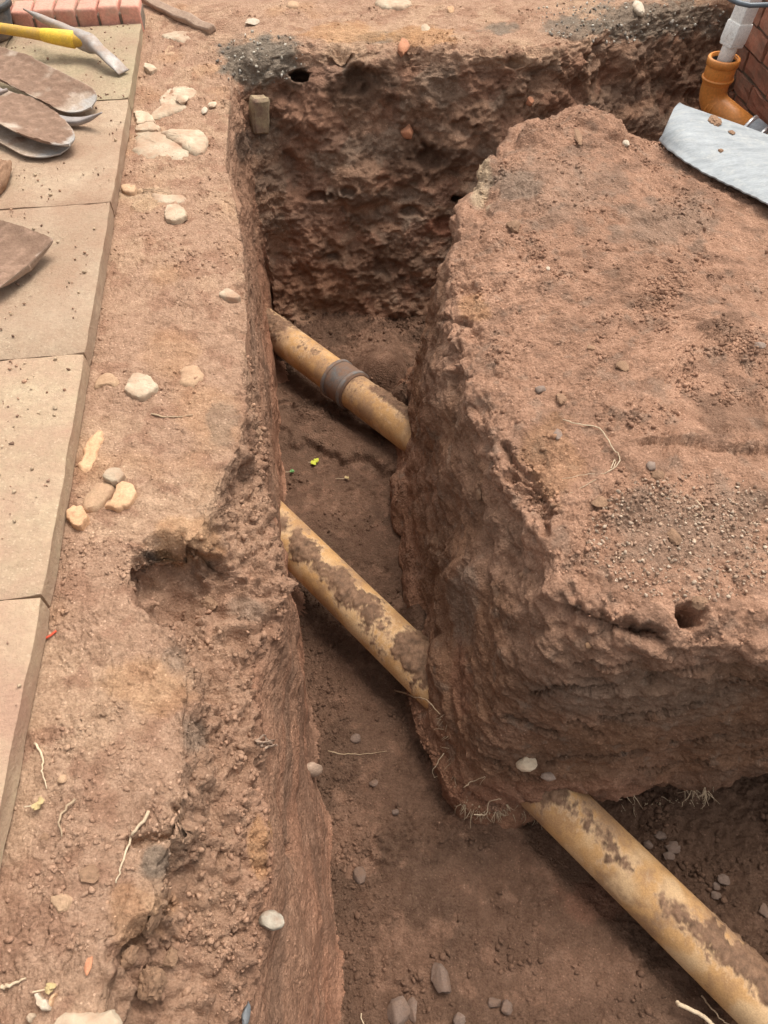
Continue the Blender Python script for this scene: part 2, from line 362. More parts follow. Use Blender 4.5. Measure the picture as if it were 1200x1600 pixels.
def ground_sheet():
    Ys = np.concatenate([np.linspace(-.45, .0, 4)[:-1], np.linspace(.0, .7, 71)[:-1], np.linspace(.7, 1.4, 42)[:-1], np.linspace(1.4, 2.45, 36)])
    st = []
    for Y in Ys:
        zf = float(floor_z(Y))
        def X(pxf, z):
            y = proj(np.array((0, Y, z)))[1]; d = CP * Y - SP * (z - CAM_H)
            return (float(pxf(y)) - 600) / CAM_F * d
        zl = -.058
        xl = X(PX_LIP, zl); xs = X(PX_SLAB, -.05); xb = X(PX_BASE, zf)
        near = float(sstep(1.32, 1.12, Y)); ze = -.11 - .092 * near
        xl -= .012 * (1 - near); xe = (xl + .006) * (1 - near) + X(PX_EDGE, ze) * near; xe = max(xe, xl + .005)
        w = lambda t: (xe + (xb - xe) * t, Y, ze + (zf - ze) * t)
        st.append([(xb + .08, Y, zf - .06), (xb, Y, zf), w(.66), w(.33), (xe, Y, ze), (xl + (xe - xl) * (.5 - .36 * near), Y, zl - .03 - .058 * near), (xl, Y, zl), ((xl + xs) / 2, Y, -.05), (xs, Y, -.048), (xs - .35, Y, -.055), (-7, Y, -.055)])
    nleft = len(st)
    zb = -.825
    st.append([(-.36, 2.31, zb - .06), (-.425, 2.37, zb), (-.44, 2.46, -.55), (-.452, 2.56, -.30), (-.475, 2.66, -.10), (-.495, 2.70, -.065), (-.52, 2.74, -.03), (-.68, 2.95, -.02), (-.9, 3.2, -.02), (-1.1, 3.5, -.04), (-7, 9, -.04)])
    for px, py, dz in [(410, 88, .0), (470, 80, .0), (540, 78, .01), (600, 76, .01), (680, 80, .01), (760, 82, .01), (840, 84, .01), (900, 68, .0), (960, 36, .0), (1040, 16, .0), (1100, 6, .0), (1160, -2, .0), (1260, -16, 0)]:
        p = at(px, py, dz); X = p.x; Yl = p.y
        Yb = 2.375 + .25 * max(0, X - .15)
        w = lambda t: (X, Yl - .03 + (Yb - Yl + .03) * t ** 1.05, -.07 + (zb + .07) * t)
        st.append([(X, Yb - .08, zb - .06), (X, Yb, zb), w(.66), w(.33), (X, Yl - .03, -.07 + dz), (X, Yl - .015, -.035 + dz), (X, Yl, dz - .005), (X, Yl + .12, .015), (X - .01, Yl + .4, .02), (X, Yl + 1, .02), (X * 3, 9.5, .02)])
    R = np.array(st).transpose(1, 0, 2)
    npath = []
    for a, b in zip(R[6][:-1], R[6][1:]):
        L = max(np.linalg.norm(a - b), .004); Y = (a[1] + b[1]) / 2
        npath.append(max(1, int(L / (.0026 + .0012 * max(Y, 0))))if Y > -.05 else 4)
    for k in range(nleft, len(npath)): npath[k] = max(npath[k], 14)
    A, u, w = loft(R, [4, 62, 62, 56, 28, 14, 62, 56, 10, 4], npath, (1.8, 3.0))
    N = normals(A, True)
    sh = A.shape[:2]; P = A.reshape(-1, 3).astype(np.float32); N = N.reshape(-1, 3).astype(np.float32)
    U = np.repeat(u, len(w)); Wq = np.tile(w, len(u))
    if N[U > 7.2][:, 2].mean() < 0: N = -N
    isb = sstep(nleft - 1.2, nleft + .6, Wq); isl = 1 - isb
    wall = sstep(4.6, 3.9, U); top = sstep(5.5, 6.05, U); crum = sstep(3.6, 4.0, U) * sstep(6.1, 5.3, U) * isl * sstep(1.35, 1.1, P[:, 1])
    b1 = billow(P, 26); b2 = billow(P, 70); f1 = fbm(P, 7, 3)
    fa, ra = facets(P + .03 * np.stack([f1, -f1, f1], 1), 11); fb, rb = facets(P * (1, 1, 1.25), 27)
    rough_ = .25 + .75 * sstep(-.15, .35, fbm(P + 12, 4.5, 3))
    Pa = P * np.array((1., .22, 1.)); str_ = fbm(Pa, 26, 3)
    d = top * (f1 * .007 + fbm(P, 24, 2) * .0035 + b2 * .0022) \
        + wall * isl * (fbm(P, 6, 2) * .014 + fbm(Pa, 9, 2) * .008 + str_ * .0008 + fbm(P, 34, 2) * .0022 + b1 * .004 * sstep(-.5, -.2, P[:, 2]) + fb * .0035 * sstep(-.1, .3, fbm(P + 8, 5, 2)) + fa * .004) \
        + wall * isb * (f1 * .034 + fbm(P + 6, 14, 3) * .014 + rough_ * (fa * .011 + fb * .009) + b1 * .006 * (.4 + rough_) + billow(P + 4, 45) * .005 + b2 * .004) \
        + crum * (b1 * .010 + billow(P + 5, 44) * .008 + fb * .010 + fa * .010 + b2 * .006)
    lipb = isb * sstep(3.9, 4.5, U) * sstep(7, 6.0, U)
    d += lipb * (f1 * .02 + b1 * .008 + fb * .008)
    liprough = isl * sstep(5.8, 6.0, U) * sstep(6.3, 6.05, U); d += liprough * (b1 * .006 + fb * .006)
    d *= sstep(10, 9.5, U)
    d = np.where(U > 7.75, d * np.where(isl > .5, .35, 1), d)
    d += grain(P) * sstep(9.2, 8.8, U) * (1 - .45 * isb * wall)
    P = P + N * d[:, None]
    # burrows, hollows and broken pockets
    for a in [(470, 121, .04, .17, 1.6, .3), (560, 128, .085, .05, 1.5, .5), (665, 255, .075, .06, 1.5, .5), (715, 318, .035, .10, 2.2, .3), (695, 352, .05, .03, 1.2, .4),
              (500, 312, .05, .035, 2.2, .6), (545, 305, .04, .03, 2, .6), (600, 420, .07, .035, 1.5, .6), (530, 92, .06, .035, 1.5, .6), (640, 80, .05, .025, 1, .6), (600, 120, .1, -.03, 1, .5),
              (480, 170, .12, -.03, 1, .5), (560, 290, .13, -.035, 1, .5), (850, 130, .1, .03, 1.5, .6), (440, 400, .07, .02, 1.5, .6), (760, 110, .08, .025, 1.5, .6), (950, 90, .08, .03, 1.5, .6), (640, 330, .05, .04, 2, .6), (520, 400, .035, .03, 2, .6), (450, 250, .03, .02, 1.5, .6), (720, 200, .05, .03, 2, .6), (800, 100, .04, .03, 2, .6), (620, 180, .03, .025, 2, .6), (505, 215, .04, .02, 2, .6), (1010, 60, .06, .02, 1.5, .6)]:
        stamp(P, N, *a)
    for a in [(262, 876, .06, .06, 1, .4), (232, 905, .04, .06, 1, .4), (330, 885, .035, .045, 1, .5), (300, 925, .07, .045, 1, .5), (275, 900, .05, .03, 1, .4), (350, 930, .06, .03, 1, .4), (285, 945, .045, .03, 1, .4), (250, 915, .04, .035, 1, .4), (425, 975, .03, .035, 1, .5), (410, 1040, .035, .03, 1, .5), (308, 1210, .028, .05, .7, .4),
              (296, 1275, .03, .035, .8, .5), (225, 1470, .04, .035, 1, .5), (463, 1325, .02, .03, .8, .5), (345, 1075, .03, .02, 1, .5), (290, 1010, .025, .02, 1, .5), (385, 740, .025, .03, 1, .5), (400, 880, .03, .02, 1, .5), (370, 1000, .035, .02, 1, .5)]:
        stamp(P, N, *a)
    stampline(P, N, [(215, 880), (250, 868), (300, 876), (335, 882)], .012, .03)
    stampline(P, N, [(185, 1490), (240, 1465), (265, 1430)], .014, .025)
    stampline(P, N, [(300, 1180), (316, 1215), (302, 1260), (288, 1290)], .014, .035); stampline(P, N, [(205, 1316), (255, 1306), (292, 1288)], .011, .024); stampline(P, N, [(292, 1010), (306, 1080), (294, 1130)], .010, .016)
    # soil colours, plus shade painted in the scoop
    x, y, dd = proj(P); n1 = fbm(P, 5, 3); n2 = fbm(P, 16, 3)
    c = np.tile(SOILC['dry'], (len(P), 1))
    c = mixcol(c, SOILC['tan'], sstep(-.15, .5, n1)); c = mixcol(c, SOILC['red'], sstep(.05, .5, -n2) * .8)
    c = mixcol(c, SOILC['orange'], sstep(.2, .7, fbm(P + 9, 6, 2)) * .25 * sstep(5.6, 6.4, U))
    cw = np.tile(np.array((.31, .18, .12), np.float32), (len(P), 1)); cw = mixcol(cw, (.35, .185, .12), sstep(-.42, -.6, P[:, 2] + .1 * n1) * .8); cw = mixcol(cw, (.33, .165, .105), sstep(.1, .6, fbm(P * (1, .4, 2) + 5, 5, 2)) * .7)
    cw = mixcol(cw, (.20, .125, .088), sstep(.0, .45, -fbm(Pa, 9, 3)) * .6)
    cw = mixcol(cw, (.34, .215, .145), sstep(-.3, -.1, P[:, 2] + .1 * n1) * isl * .5)
    cbk = np.tile(np.array((.285, .175, .118), np.float32), (len(P), 1)); cbk = mixcol(cbk, (.33, .195, .13), sstep(-.1, .5, n1) * .8); cbk = mixcol(cbk, SOILC['moist'], sstep(.1, .5, -n2) * .55)
    cbk = mixcol(cbk, (.20, .14, .105), sstep(.0, .35, fbm(P * np.array((.6, .6, 4)) + 2, 4, 3)) * .6)
    cbk = mixcol(cbk, SOILC['grey'], sstep(.15, .5, fbm(P + 3, 7, 3)) * .5); cbk = mixcol(cbk, SOILC['clay'], sstep(.55, .72, ra) * .35)
    wc = np.where((isb > .5)[:, None], cbk, cw)
    wl = np.where(isb > .5, sstep(5.6, 4.4, U), sstep(4.25, 3.85, U + .25 * n2 - 1.5 * sstep(1.15, 1.3, P[:, 1])))
    c = c * (1 - wl[:, None]) + wc * wl[:, None]
    c = c * (1 - (crum * .6)[:, None]) + mixcol(np.tile(np.array((.33, .20, .135), np.float32), (len(P), 1)), SOILC['red'], sstep(0, .5, n2)) * (crum * .6)[:, None]
    for (cx, cy, rx, ry, col, s) in [(405, 95, 62, 42, 'ash', .95), (435, 75, 45, 18, 'ash', .7), (595, 58, 40, 10, 'ash', .8), (780, 45, 26, 9, 'ash', .8), (900, 45, 60, 18, 'ash', .7), (1030, 30, 130, 34, 'ash', .85), (1080, 110, 70, 55, 'moist', .6),
                                     (540, 52, 60, 16, 'orange', .45), (660, 58, 60, 16, 'orange', .5), (250, 868, 34, 10, 'dark', .9), (345, 660, 26, 40, 'ash', .4), (275, 1030, 24, 22, 'grey', .5), (300, 1150, 26, 30, 'grey', .6), (240, 1345, 26, 30, 'ash', .7),  # near-black blob paints the shade under the scoop's overhang
                                     (225, 1070, 70, 45, 'orange', .3), (220, 1430, 60, 45, 'orange', .28), (290, 840, 60, 40, 'orange', .35), (405, 1320, 16, 50, 'orange', .45), (378, 230, 12, 30, 'dark', .6), (230, 310, 45, 20, 'pale', .4), (390, 950, 30, 20, 'grey', .5),
                                     (560, 140, 60, 30, 'moist', .8), (660, 250, 60, 40, 'moist', .7), (590, 420, 80, 50, 'moist', .6), (490, 440, 70, 30, 'clay', .5), (480, 460, 80, 40, 'brown', .5), (695, 355, 30, 15, 'clay', .9)]:  # moist tone used here to darken the carved hollows
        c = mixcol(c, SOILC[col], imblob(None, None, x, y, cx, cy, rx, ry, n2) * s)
    # fine pale chips in the ashy earth
    c = c * np.array((.97, .925, .875)); me = grid_mesh('ground', P, sh, None, c)
    o = link('ground', me, M['soil']); tag(o, kind='structure')
    return P, N, U, isb, c

def block_sheet():
    S = [((1.9, .64), (1.9, .66), -.02), ((1.25, .58), (1.25, .60), -.02), ((.80, .56), (.82, .53), -.03), ((.66, .556), (.66, .512), -.03), ((.55, .553), (.54, .49), -.035), ((.47, .556), (.44, .475), -.035), ((.40, .572), (.345, .462), -.035), ((.345, .60), (.235, .440), -.035), ((.315, .632), (.165, .45), -.035),
         ((.296, .675), (.135, .52), -.035), ((.275, .745), (.112, .63), -.03), ((.25, .83), (.088, .78), -.03), ((.22, .92), (.072, .90), -.04), ((.195, 1.05), (.066, 1.03), -.045), ((.165, 1.20), (.052, 1.18), -.05), ((.15, 1.35), (.042, 1.35), -.05), ((.15, 1.50), (.036, 1.50), -.045), ((.165, 1.63), (.034, 1.63), -.035),
         ((.20, 1.78), (.036, 1.80), -.03), ((.245, 1.92), (.06, 1.95), -.02), ((.272, 2.03), (.13, 2.10), -.01), ((.33, 2.16), (.26, 2.19), .0), ((.43, 2.25), (.42, 2.26), .02), ((.55, 2.28), (.55, 2.30), .02), ((.66, 2.275), (.66, 2.31), .02), ((.70, 2.20), (.73, 2.30), .005), ((.80, 2.16), (.82, 2.28), .0), ((.95, 2.13), (.95, 2.25), -.01), ((1.25, 2.08), (1.25, 2.2), -.02), ((1.9, 2.0), (1.9, 2.2), -.03)]
    st = []
    BUL = {.135: .04, .112: .058, .088: .055, .072: .03, .165: .02}
    for (lx, ly), (bx, by), zl in S:
        zb = float(floor_z(by)); lp = np.array((lx, ly)); bp = np.array((bx, by))
        sx = min(max(lx, .78), 1.9); spine = np.array((sx, 1.35)); inn = (spine - lp); L = np.linalg.norm(inn); inn = inn / L
        front = by < .62
        def w(t, push=0):
            q = lp + (bp - lp) * t - inn * push; q = q - np.array((BUL.get(bx, 0) * max(0, 1 - abs(t - .78) / .55), 0)); return (q[0], q[1], zl - .02 + (zb - zl + .02) * t)
        und = (.055 if bx > .3 else .02) if front else (-.02 if by < 1.0 else .005)
        led = -.004 if (front and bx < .42) else (.055 if front else -.01)
        i1 = lp + inn * .10; i2 = lp + inn * .28
        zc = .015
        bu = np.array((BUL.get(bx, 0) * .55, 0)); bq = bp + bu * .35
        st.append([(*(bq + inn * (.05 + led)), zb - .06), (*(bq + inn * led), zb + .01), (*(bp + inn * und - bu * .8), zb + .075), w(.86, (-.012 - .012 * (by < 1.0)) if not front else (-.02 if bx < .3 else .008)), w(.6, (-.014 - .010 * (by < 1.0)) if not front else (-.015 if bx < .3 else .004)), w(.35, .004), w(.12, .004), (*(lp), zl - .012), (*(lp + inn * .03), zl + .004), (*i1, zl + .02), (*i2, .3 * zl + .7 * zc + .012), (spine[0], spine[1] + (.02 if ly < 1.3 else -.035) * (lx > .4), zc - (.012 if ly > 1.5 and lx > .4 else 0))])
    R = np.array(st).transpose(1, 0, 2)
    npath = []
    for a, b in zip(R[7][:-1], R[7][1:]):
        L = np.linalg.norm(a - b); mX = (a[0] + b[0]) / 2; mY = (a[1] + b[1]) / 2
        h = .0028 if mY < .9 else (.0034 if mY < 1.7 else .005)
        if mX > .85: h = .008 if mX < 1.3 else .03
        npath.append(max(2, int(L / h)))
    A, u, w = loft(R, [5, 16, 26, 60, 58, 54, 26, 10, 26, 56, 84], npath, (1.4, 5))
    N = normals(A, True); sh = A.shape[:2]
    P = A.reshape(-1, 3).astype(np.float32); N = N.reshape(-1, 3).astype(np.float32)
    U = np.repeat(u, len(w))
    if N[(U > 9) & (U < 10)][:, 2].mean() < 0: N = -N
    tw = sstep(10.2, 10.8, U)[:, None]; N = N * (1 - tw) + np.array((0, 0, 1), np.float32) * tw; N /= np.linalg.norm(N, axis=1)[:, None]
    front = sstep(.80, .62, P[:, 1]); face = sstep(7.6, 6.6, U); top = 1 - face; lip = sstep(5.2, 6.6, U) * sstep(9.4, 8.2, U)
    f1 = fbm(P, 6, 3); b1 = billow(P, 24); b2 = billow(P, 75)
    warp = np.stack([f1 * .04, fbm(P + 7, 6, 2) * .04, fbm(P + 3, 5, 2) * .03], 1)
    Q = P + warp
    strat = perlin(Q * np.array((5, 5, 30))) + .6 * perlin(Q * np.array((10, 10, 62)) + 4)
    strat2 = np.abs(perlin(Q * np.array((7, 7, 38)) + 11)) * 2 - .6
    fa, ra = facets(Q * np.array((1, 1, 1.6)), 10); fb, rb = facets(P * np.array((1, 1, 1.5)), 26)
    fl, _r = facets(Q * np.array((1, 1, 3.6)), 6.5); fl2, _r = facets(Q * np.array((1, 1, 3.2)) + 3, 15)
    def ledge(s_, amp, wp, sd):
        ph = P[:, 2] * s_ + amp * fbm(P * np.array((1, 1, .4)) + sd, wp, 3); fr = ph - np.floor(ph)
        return (sstep(0, .14, fr) * (1 - fr) - .3) * sstep(-.25, .3, fbm(P * np.array((1, 1, 2.)) + sd * 3, wp * 1.6, 2))
    led1 = ledge(10, .9, 3.2, 2.2); led2 = ledge(26, 1.2, 5, 7.1)
    fc, _r = facets(P * np.array((1, 1, .8)) + .02 * np.stack([f1, -f1, f1], 1), 6.2)
    scr = fbm(P * np.array((1., .5, 1.)) @ np.array(((1, 0, 0), (0, .8, .6), (0, -.6, .8)), np.float32), 22, 3)
    left = face * (1 - front)
    up = sstep(-.75, -.3, P[:, 2])
    d = top * (f1 * .016 + fbm(P, 17, 3) * .006 + b2 * .0025 + fb * .0035) \
        + face * front * (f1 * .012 + fbm(P * np.array((1, 1, 2)) + 4, 9, 2) * .006 + led1 * .017 + led2 * .005 + fc * .016 + fa * .007 + fb * .005 + b2 * .003) \
        + left * (f1 * .016 + fbm(P + 14, 12, 2) * .010 * up + scr * .007 + fc * .022 + fa * .006 * up + fb * .0035 + b2 * .002) \
        + lip * (fbm(P + 2, 11, 3) * .014 + fa * .005 + fb * .003)
    sp = sstep(11, 10.7, U); d *= .15 + .85 * sp
    d *= np.where(U < 1.5, .8, 1)
    d += grain(P) * (.85 + .25 * top) * sstep(11, 10.8, U)
    P = P + N * d[:, None]
    for a in [(1083, 958, .030, .085, .8, .2), (940, 978, .026, .045, 1.5, .4), (1020, 992, .026, .05, 1.5, .4), (980, 985, .025, .03, 1.5, .4), (1000, 1060, .05, .012, 1, .5), (820, 770, .035, .03, 1, .5), (800, 740, .025, .035, 1, .5), (850, 800, .022, .03, 1, .5), (700, 555, .035, .03, 1, .5), (690, 545, .03, .03, 1, .5), (705, 590, .03, .025, 1, .5),
              (740, 520, .03, .018, 1, .5), (700, 663, .014, .03, 1, .3), (745, 640, .03, .018, 1, .5), (670, 830, .018, .025, 1, .4), (730, 450, .03, .02, 1, .5), (760, 320, .04, .02, 1, .5), (870, 960, .05, .02, 1.2, .5), (780, 870, .04, .012, 1, .5), (1100, 1090, .06, .012, 2, .5), (1000, 1200, .05, .012, 2, .5),
              (940, 950, .06, -.012, 1, .3), (960, 1030, .05, -.014, 1.3, .4), (1090, 905, .05, -.006, 1, .4), (840, 200, .08, -.02, 1, .4), (920, 180, .06, -.02, 1, .4), (975, 205, .05, .03, 1, .4), (760, 262, .05, -.02, .8, .4), (860, 1010, .04, -.015, 1, .4)]:
        stamp(P, N, *a)
    stampline(P, N, [(880, 955), (930, 976), (990, 984), (1035, 1003)], .014, .035)
    for q, w_, dp in [([(830, 1090), (890, 1078), (960, 1078)], .009, .014), ([(940, 1135), (1020, 1118), (1100, 1112)], .010, .016), ([(1050, 1172), (1120, 1158), (1205, 1150)], .010, .018), ([(855, 1196), (930, 1190), (1010, 1184)], .009, .015),
                      ([(790, 1120), (830, 1140), (870, 1150)], .008, .012), ([(1010, 1062), (1070, 1054), (1130, 1046)], .007, .011), ([(1120, 1085), (1160, 1078), (1205, 1074)], .008, .013), ([(1000, 1215), (1080, 1200), (1150, 1188), (1205, 1180)], .010, .018), ([(760, 1190), (800, 1215), (850, 1228)], .008, .012), ([(900, 1040), (950, 1050), (990, 1045)], .007, .010), ([(890, 1140), (910, 1145), (935, 1150)], .012, .012)]:
        stampline(P, N, q, w_ * .9, dp * 1.9, .9)
    stampline(P, N, [(835, 745), (800, 720), (785, 690)], .012, .022)
    stampline(P, N, [(850, 830), (846, 790), (815, 735)], .014, .025)
    stampline(P, N, [(660, 495), (720, 500), (735, 505)], .010, .018)
    stampline(P, N, [(700, 590), (720, 588), (730, 580)], .010, .018)
    stampline(P, N, [(1000, 690), (1060, 688), (1110, 698), (1200, 706)], .009, .010, .8)
    stampline(P, N, [(1000, 683), (1060, 680), (1110, 688), (1200, 695)], .012, -.008, .8)
    stampline(P, N, [(870, 395), (960, 385), (1040, 372)], .012, .007, .7)
    for k in range(6): stampline(P, N, [(885 + k * 7, 622 + k * 9), (930 + k * 8, 628 + k * 7), (965 + k * 6, 648 + k * 5)], .0035, .0035, .5)
    for k in range(4): stampline(P, N, [(905 + k * 6, 505 + k * 7), (920 + k * 7, 498 + k * 7)], .0035, .0035, .5, 12)
    # colours
    x, y, dd = proj(P); n1 = fbm(P, 4.5, 3); n2 = fbm(P, 15, 3); n3 = fbm(P + 4, 30, 2)
    c = np.tile(np.array((.365, .217, .146), np.float32), (len(P), 1))
    c = mixcol(c, (.42, .252, .17), sstep(-.1, .5, n1)); c = mixcol(c, (.27, .163, .112), sstep(.05, .5, -n2) * .8); c = mixcol(c, SOILC['grey'], sstep(.2, .6, n3) * .35)
    cf = np.tile(SOILC['brown'], (len(P), 1)); cf = mixcol(cf, SOILC['red'], sstep(-.2, .5, n1) * .6); cf = mixcol(cf, SOILC['moist'], sstep(-.1, .5, fbm(P * np.array((1, 1, 4)), 5, 3)) * .5)
    cf = mixcol(cf, SOILC['clay'], sstep(-.52, -.68, P[:, 2] + .06 * n1) * .3); cf = mixcol(cf, SOILC['grey'], sstep(.3, .7, n3) * .4)
    cf = mixcol(cf, SOILC['dry'], sstep(-.3, -.08, P[:, 2] + .12 * n1) * .35)
    fm = sstep(6.9, 6.0, U + .5 * n2)[:, None]; c = c * (1 - fm) + cf * fm
    for (cx, cy, rx, ry, col, s) in [(752, 285, 16, 45, 'pale', .9), (800, 290, 40, 20, 'grey', .6), (1040, 350, 80, 40, 'grey', .5), (850, 290, 120, 60, 'grey', .3), (970, 430, 30, 20, 'moist', .4), (1130, 520, 40, 25, 'moist', .5), (1000, 470, 40, 15, 'moist', .4), (1080, 830, 130, 80, 'grey', .45), (1150, 650, 70, 30, 'moist', .4), (740, 480, 25, 25, 'orange', .35), (870, 720, 50, 60, 'orange', .25),
                                     (725, 930, 22, 90, 'grey', .5), (720, 1060, 20, 60, 'clay', .35), (680, 900, 30, 120, 'moist', .4), (1000, 1090, 160, 40, 'grey', .35), (900, 1240, 200, 22, 'clay', .3), (1130, 1230, 120, 30, 'moist', .6)]:  # last blob uses the moist tone to darken the undercut band
        c = mixcol(c, SOILC[col], imblob(None, None, x, y, cx, cy, rx, ry, n2) * s)
    c = c * np.array((.92, .868, .825)); me = grid_mesh('soil_block', P, sh, None, c)
    o = link('soil_block', me, M['soil']); tag(o, kind='structure')
    return P, N, U, c

PIPE_A = (at(441, 832, -.585), at(1168, 1545, -.665))
PIPE_B = (at(440, 527, -.70), at(612, 655, -.675))
def floor_sheet():
    xs = np.concatenate([np.arange(-.62, .30, .0038), np.arange(.30, 1.05, .0044), np.arange(1.05, 2.0, .03)])
    ys = np.concatenate([np.arange(-.5, -.02, .02), np.arange(-.02, .75, .0036), np.arange(.75, 2.7, .0046)])
    X, Y = np.meshgrid(xs, ys, indexing='ij'); sh = X.shape
    P = np.stack([X.ravel(), Y.ravel(), floor_z(Y.ravel())], 1).astype(np.float32)
    hid = ((P[:, 0] > .34) & (P[:, 1] > .72)) | ((P[:, 0] > .22) & (P[:, 1] > .8))
    f1 = fbm(P, 4, 3); rough = sstep(-.1, .4, fbm(P + 2, 5, 2)); b2 = billow(P, 60); fb, rb = facets(P, 30)
    edge = np.zeros(len(P))
    rightbit = sstep(.45, .6, P[:, 0]) * sstep(.0, .2, P[:, 1])
    d = f1 * .012 + fbm(P, 14, 2) * .004 + (rough * .7 + rightbit * .6) * (b2 * .006 + fb * .008) + (1 - rough) * fb * .0015
    P[:, 2] += d + grain(P) * 1.2
    # heaps: soil against the pipes, the step by the upper pipe, ledge under the block corner
    def heap(px, py, z, rx, ry, h, rot=0):
        c = at(px, py, z); q = P[:, :2] - np.array((c.x, c.y)); cs, sn = math.cos(rot), math.sin(rot)
        a = q[:, 0] * cs + q[:, 1] * sn; b = -q[:, 0] * sn + q[:, 1] * cs
        r = np.sqrt((a / rx) ** 2 + (b / ry) ** 2) * (1 + .25 * f1)
        P[:, 2] += h * sstep(1, .15, r)
    def mound(X0, Y0, rx, ry, h, flat=.5):
        q = P[:, :2] - np.array((X0, Y0)); r = np.sqrt((q[:, 0] / rx) ** 2 + (q[:, 1] / ry) ** 2) * (1 + .15 * fbm(P + 2, 9, 2)); k = sstep(1, flat, r)
        P[:, 2] += h * k + k * (b2 * .004 + fb * .007)
    mound(.84, .07, .24, .19, .21, .12); mound(.12, .76, .07, .13, .105, .3); mound(.06, 1.80, .075, .12, .125, .3); mound(.07, 1.66, .05, .07, .10, .3)
    heap(598, 592, -.78, .13, .17, .135); heap(600, 545, -.8, .16, .2, .04)
    heap(618, 668, -.76, .05, .07, .07); heap(425, 850, -.73, .05, .09, .05); heap(430, 540, -.80, .06, .10, .05)
    heap(655, 1000, -.73, .06, .17, .10, .1); heap(690, 1130, -.73, .05, .12, .06, .1)
    heap(1260, 1500, -.73, .09, .10, .06)
    P[:, 2] += .008 * sstep(2.25, 2.40, P[:, 1] + .02 * f1) + .012 * b2 * sstep(2.15, 2.3, P[:, 1])
    heap(500, 660, -.77, .22, .10, .022, -.45); heap(425, 660, -.77, .07, .14, .03)
    heap(770, 1290, -.73, .11, .045, .03, -.1)
    x, y, dd = proj(P); n3 = fbm(P + 6, 12, 3)
    ln_ = np.interp(x, [420, 470, 520, 560, 610, 660], [676, 690, 712, 716, 742, 770]) + n3 * 16
    P[:, 2] += .026 * sstep(4, -5, y - ln_) * sstep(1.85, 1.6, P[:, 1]) * (P[:, 0] < .12)
    for (cx, cy, rx, ry, h) in [(640, 1520, 50, 26, .006), (655, 1300, 70, 40, .007), (590, 1330, 40, 30, .006), (560, 900, 40, 30, -.008), (545, 1000, 40, 40, .006), (830, 1400, 60, 40, .006), (760, 1500, 70, 30, -.005), (500, 640, 60, 20, .012), (560, 1240, 40, 30, -.006)]:
        P[:, 2] += h * imblob(None, None, x, y, cx, cy, rx, ry, n3) * (1 + .8 * (b2 + fb))
    # gully beneath the upper pipe
    for (a, b) in (PIPE_A, PIPE_B):
        a2, b2_ = np.array(a[:2]), np.array(b[:2]); t = b2_ - a2; L = np.linalg.norm(t); t /= L; nn = np.array((-t[1], t[0]))
        q = P[:, :2] - a2; along = q @ t; off = q @ nn
        m = sstep(.085, .03, np.abs(off + .02)) * sstep(-.1, 0, along) * sstep(L + .02, L - .18, along)
        P[:, 2] -= .02 * m
    x, y, dd = proj(P); n1 = fbm(P, 5, 3); n2 = fbm(P, 18, 3)
    c = np.tile(np.array((.165, .097, .065), np.float32), (len(P), 1)); c = mixcol(c, SOILC['moist'], sstep(-.1, .4, n1)); c = mixcol(c, SOILC['red'], sstep(.2, .6, -n2) * .4)
    c = mixcol(c, SOILC['moist'], rightbit * .6)
    for (cx, cy, rx, ry, col, s) in [(1190, 1580, 70, 60, 'brown', .6), (925, 1410, 55, 35, 'clay', .35), (540, 1300, 40, 60, 'red', .4), (545, 790, 60, 30, 'red', .35), (640, 1500, 60, 60, 'red', .3), (900, 1520, 120, 50, 'red', .3), (590, 560, 60, 50, 'red', .4)]:
        c = mixcol(c, SOILC[col], imblob(None, None, x, y, cx, cy, rx, ry, n2) * s)
    c = c * np.array((.80, .76, .725)); me = grid_mesh('trench_floor', P, sh, ~hid, c)
    o = link('trench_floor', me, M['soil']); tag(o, kind='structure')
    N = np.tile(np.array((0, 0, 1), np.float32), (len(P), 1))
    return P[~hid], N[~hid], c[~hid]

GP, GN, GU, GB, GC = ground_sheet()
BP, BN, BU, BC = block_sheet()
FP, FN, FC = floor_sheet()
TC = np.concatenate([GC, BC, FC])
TP = np.concatenate([GP, BP, FP]); TN = np.concatenate([GN, BN, FN])
TK = np.concatenate([np.zeros(len(GP), np.int8), np.ones(len(BP), np.int8), np.full(len(FP), 2, np.int8)])
# picture-space index of the nearest surface: tells where on the earth a thing seen in the photograph stands
_x, _y, _d = proj(TP); BW = 5
_ok = (_d > .2) & (_x > -60) & (_x < 1260) & (_y > -60) & (_y < 1660)
_id = np.nonzero(_ok)[0]; _bx = ((_x[_id] + 60) // BW).astype(int); _by = ((_y[_id] + 60) // BW).astype(int)
_bin = _by * 300 + _bx; _o = np.lexsort((_d[_id], _bin)); _ub, _first = np.unique(_bin[_o], return_index=True)
ZB = dict(zip(_ub.tolist(), _id[_o][_first].tolist()))
def hit(px, py):
    bx, by = int((px + 60) // BW), int((py + 60) // BW); best = None
    for r in range(0, 6):
        for i in range(-r, r + 1):
            for j in range(-r, r + 1):
                k = ZB.get((by + j) * 300 + bx + i)
                if k is not None and (best is None or _d[k] < _d[best] - .0): best = k
        if best is not None and r >= 1: break
    return Vector(TP[best].tolist()), Vector(TN[best].tolist())
print('terrain verts', len(TP))

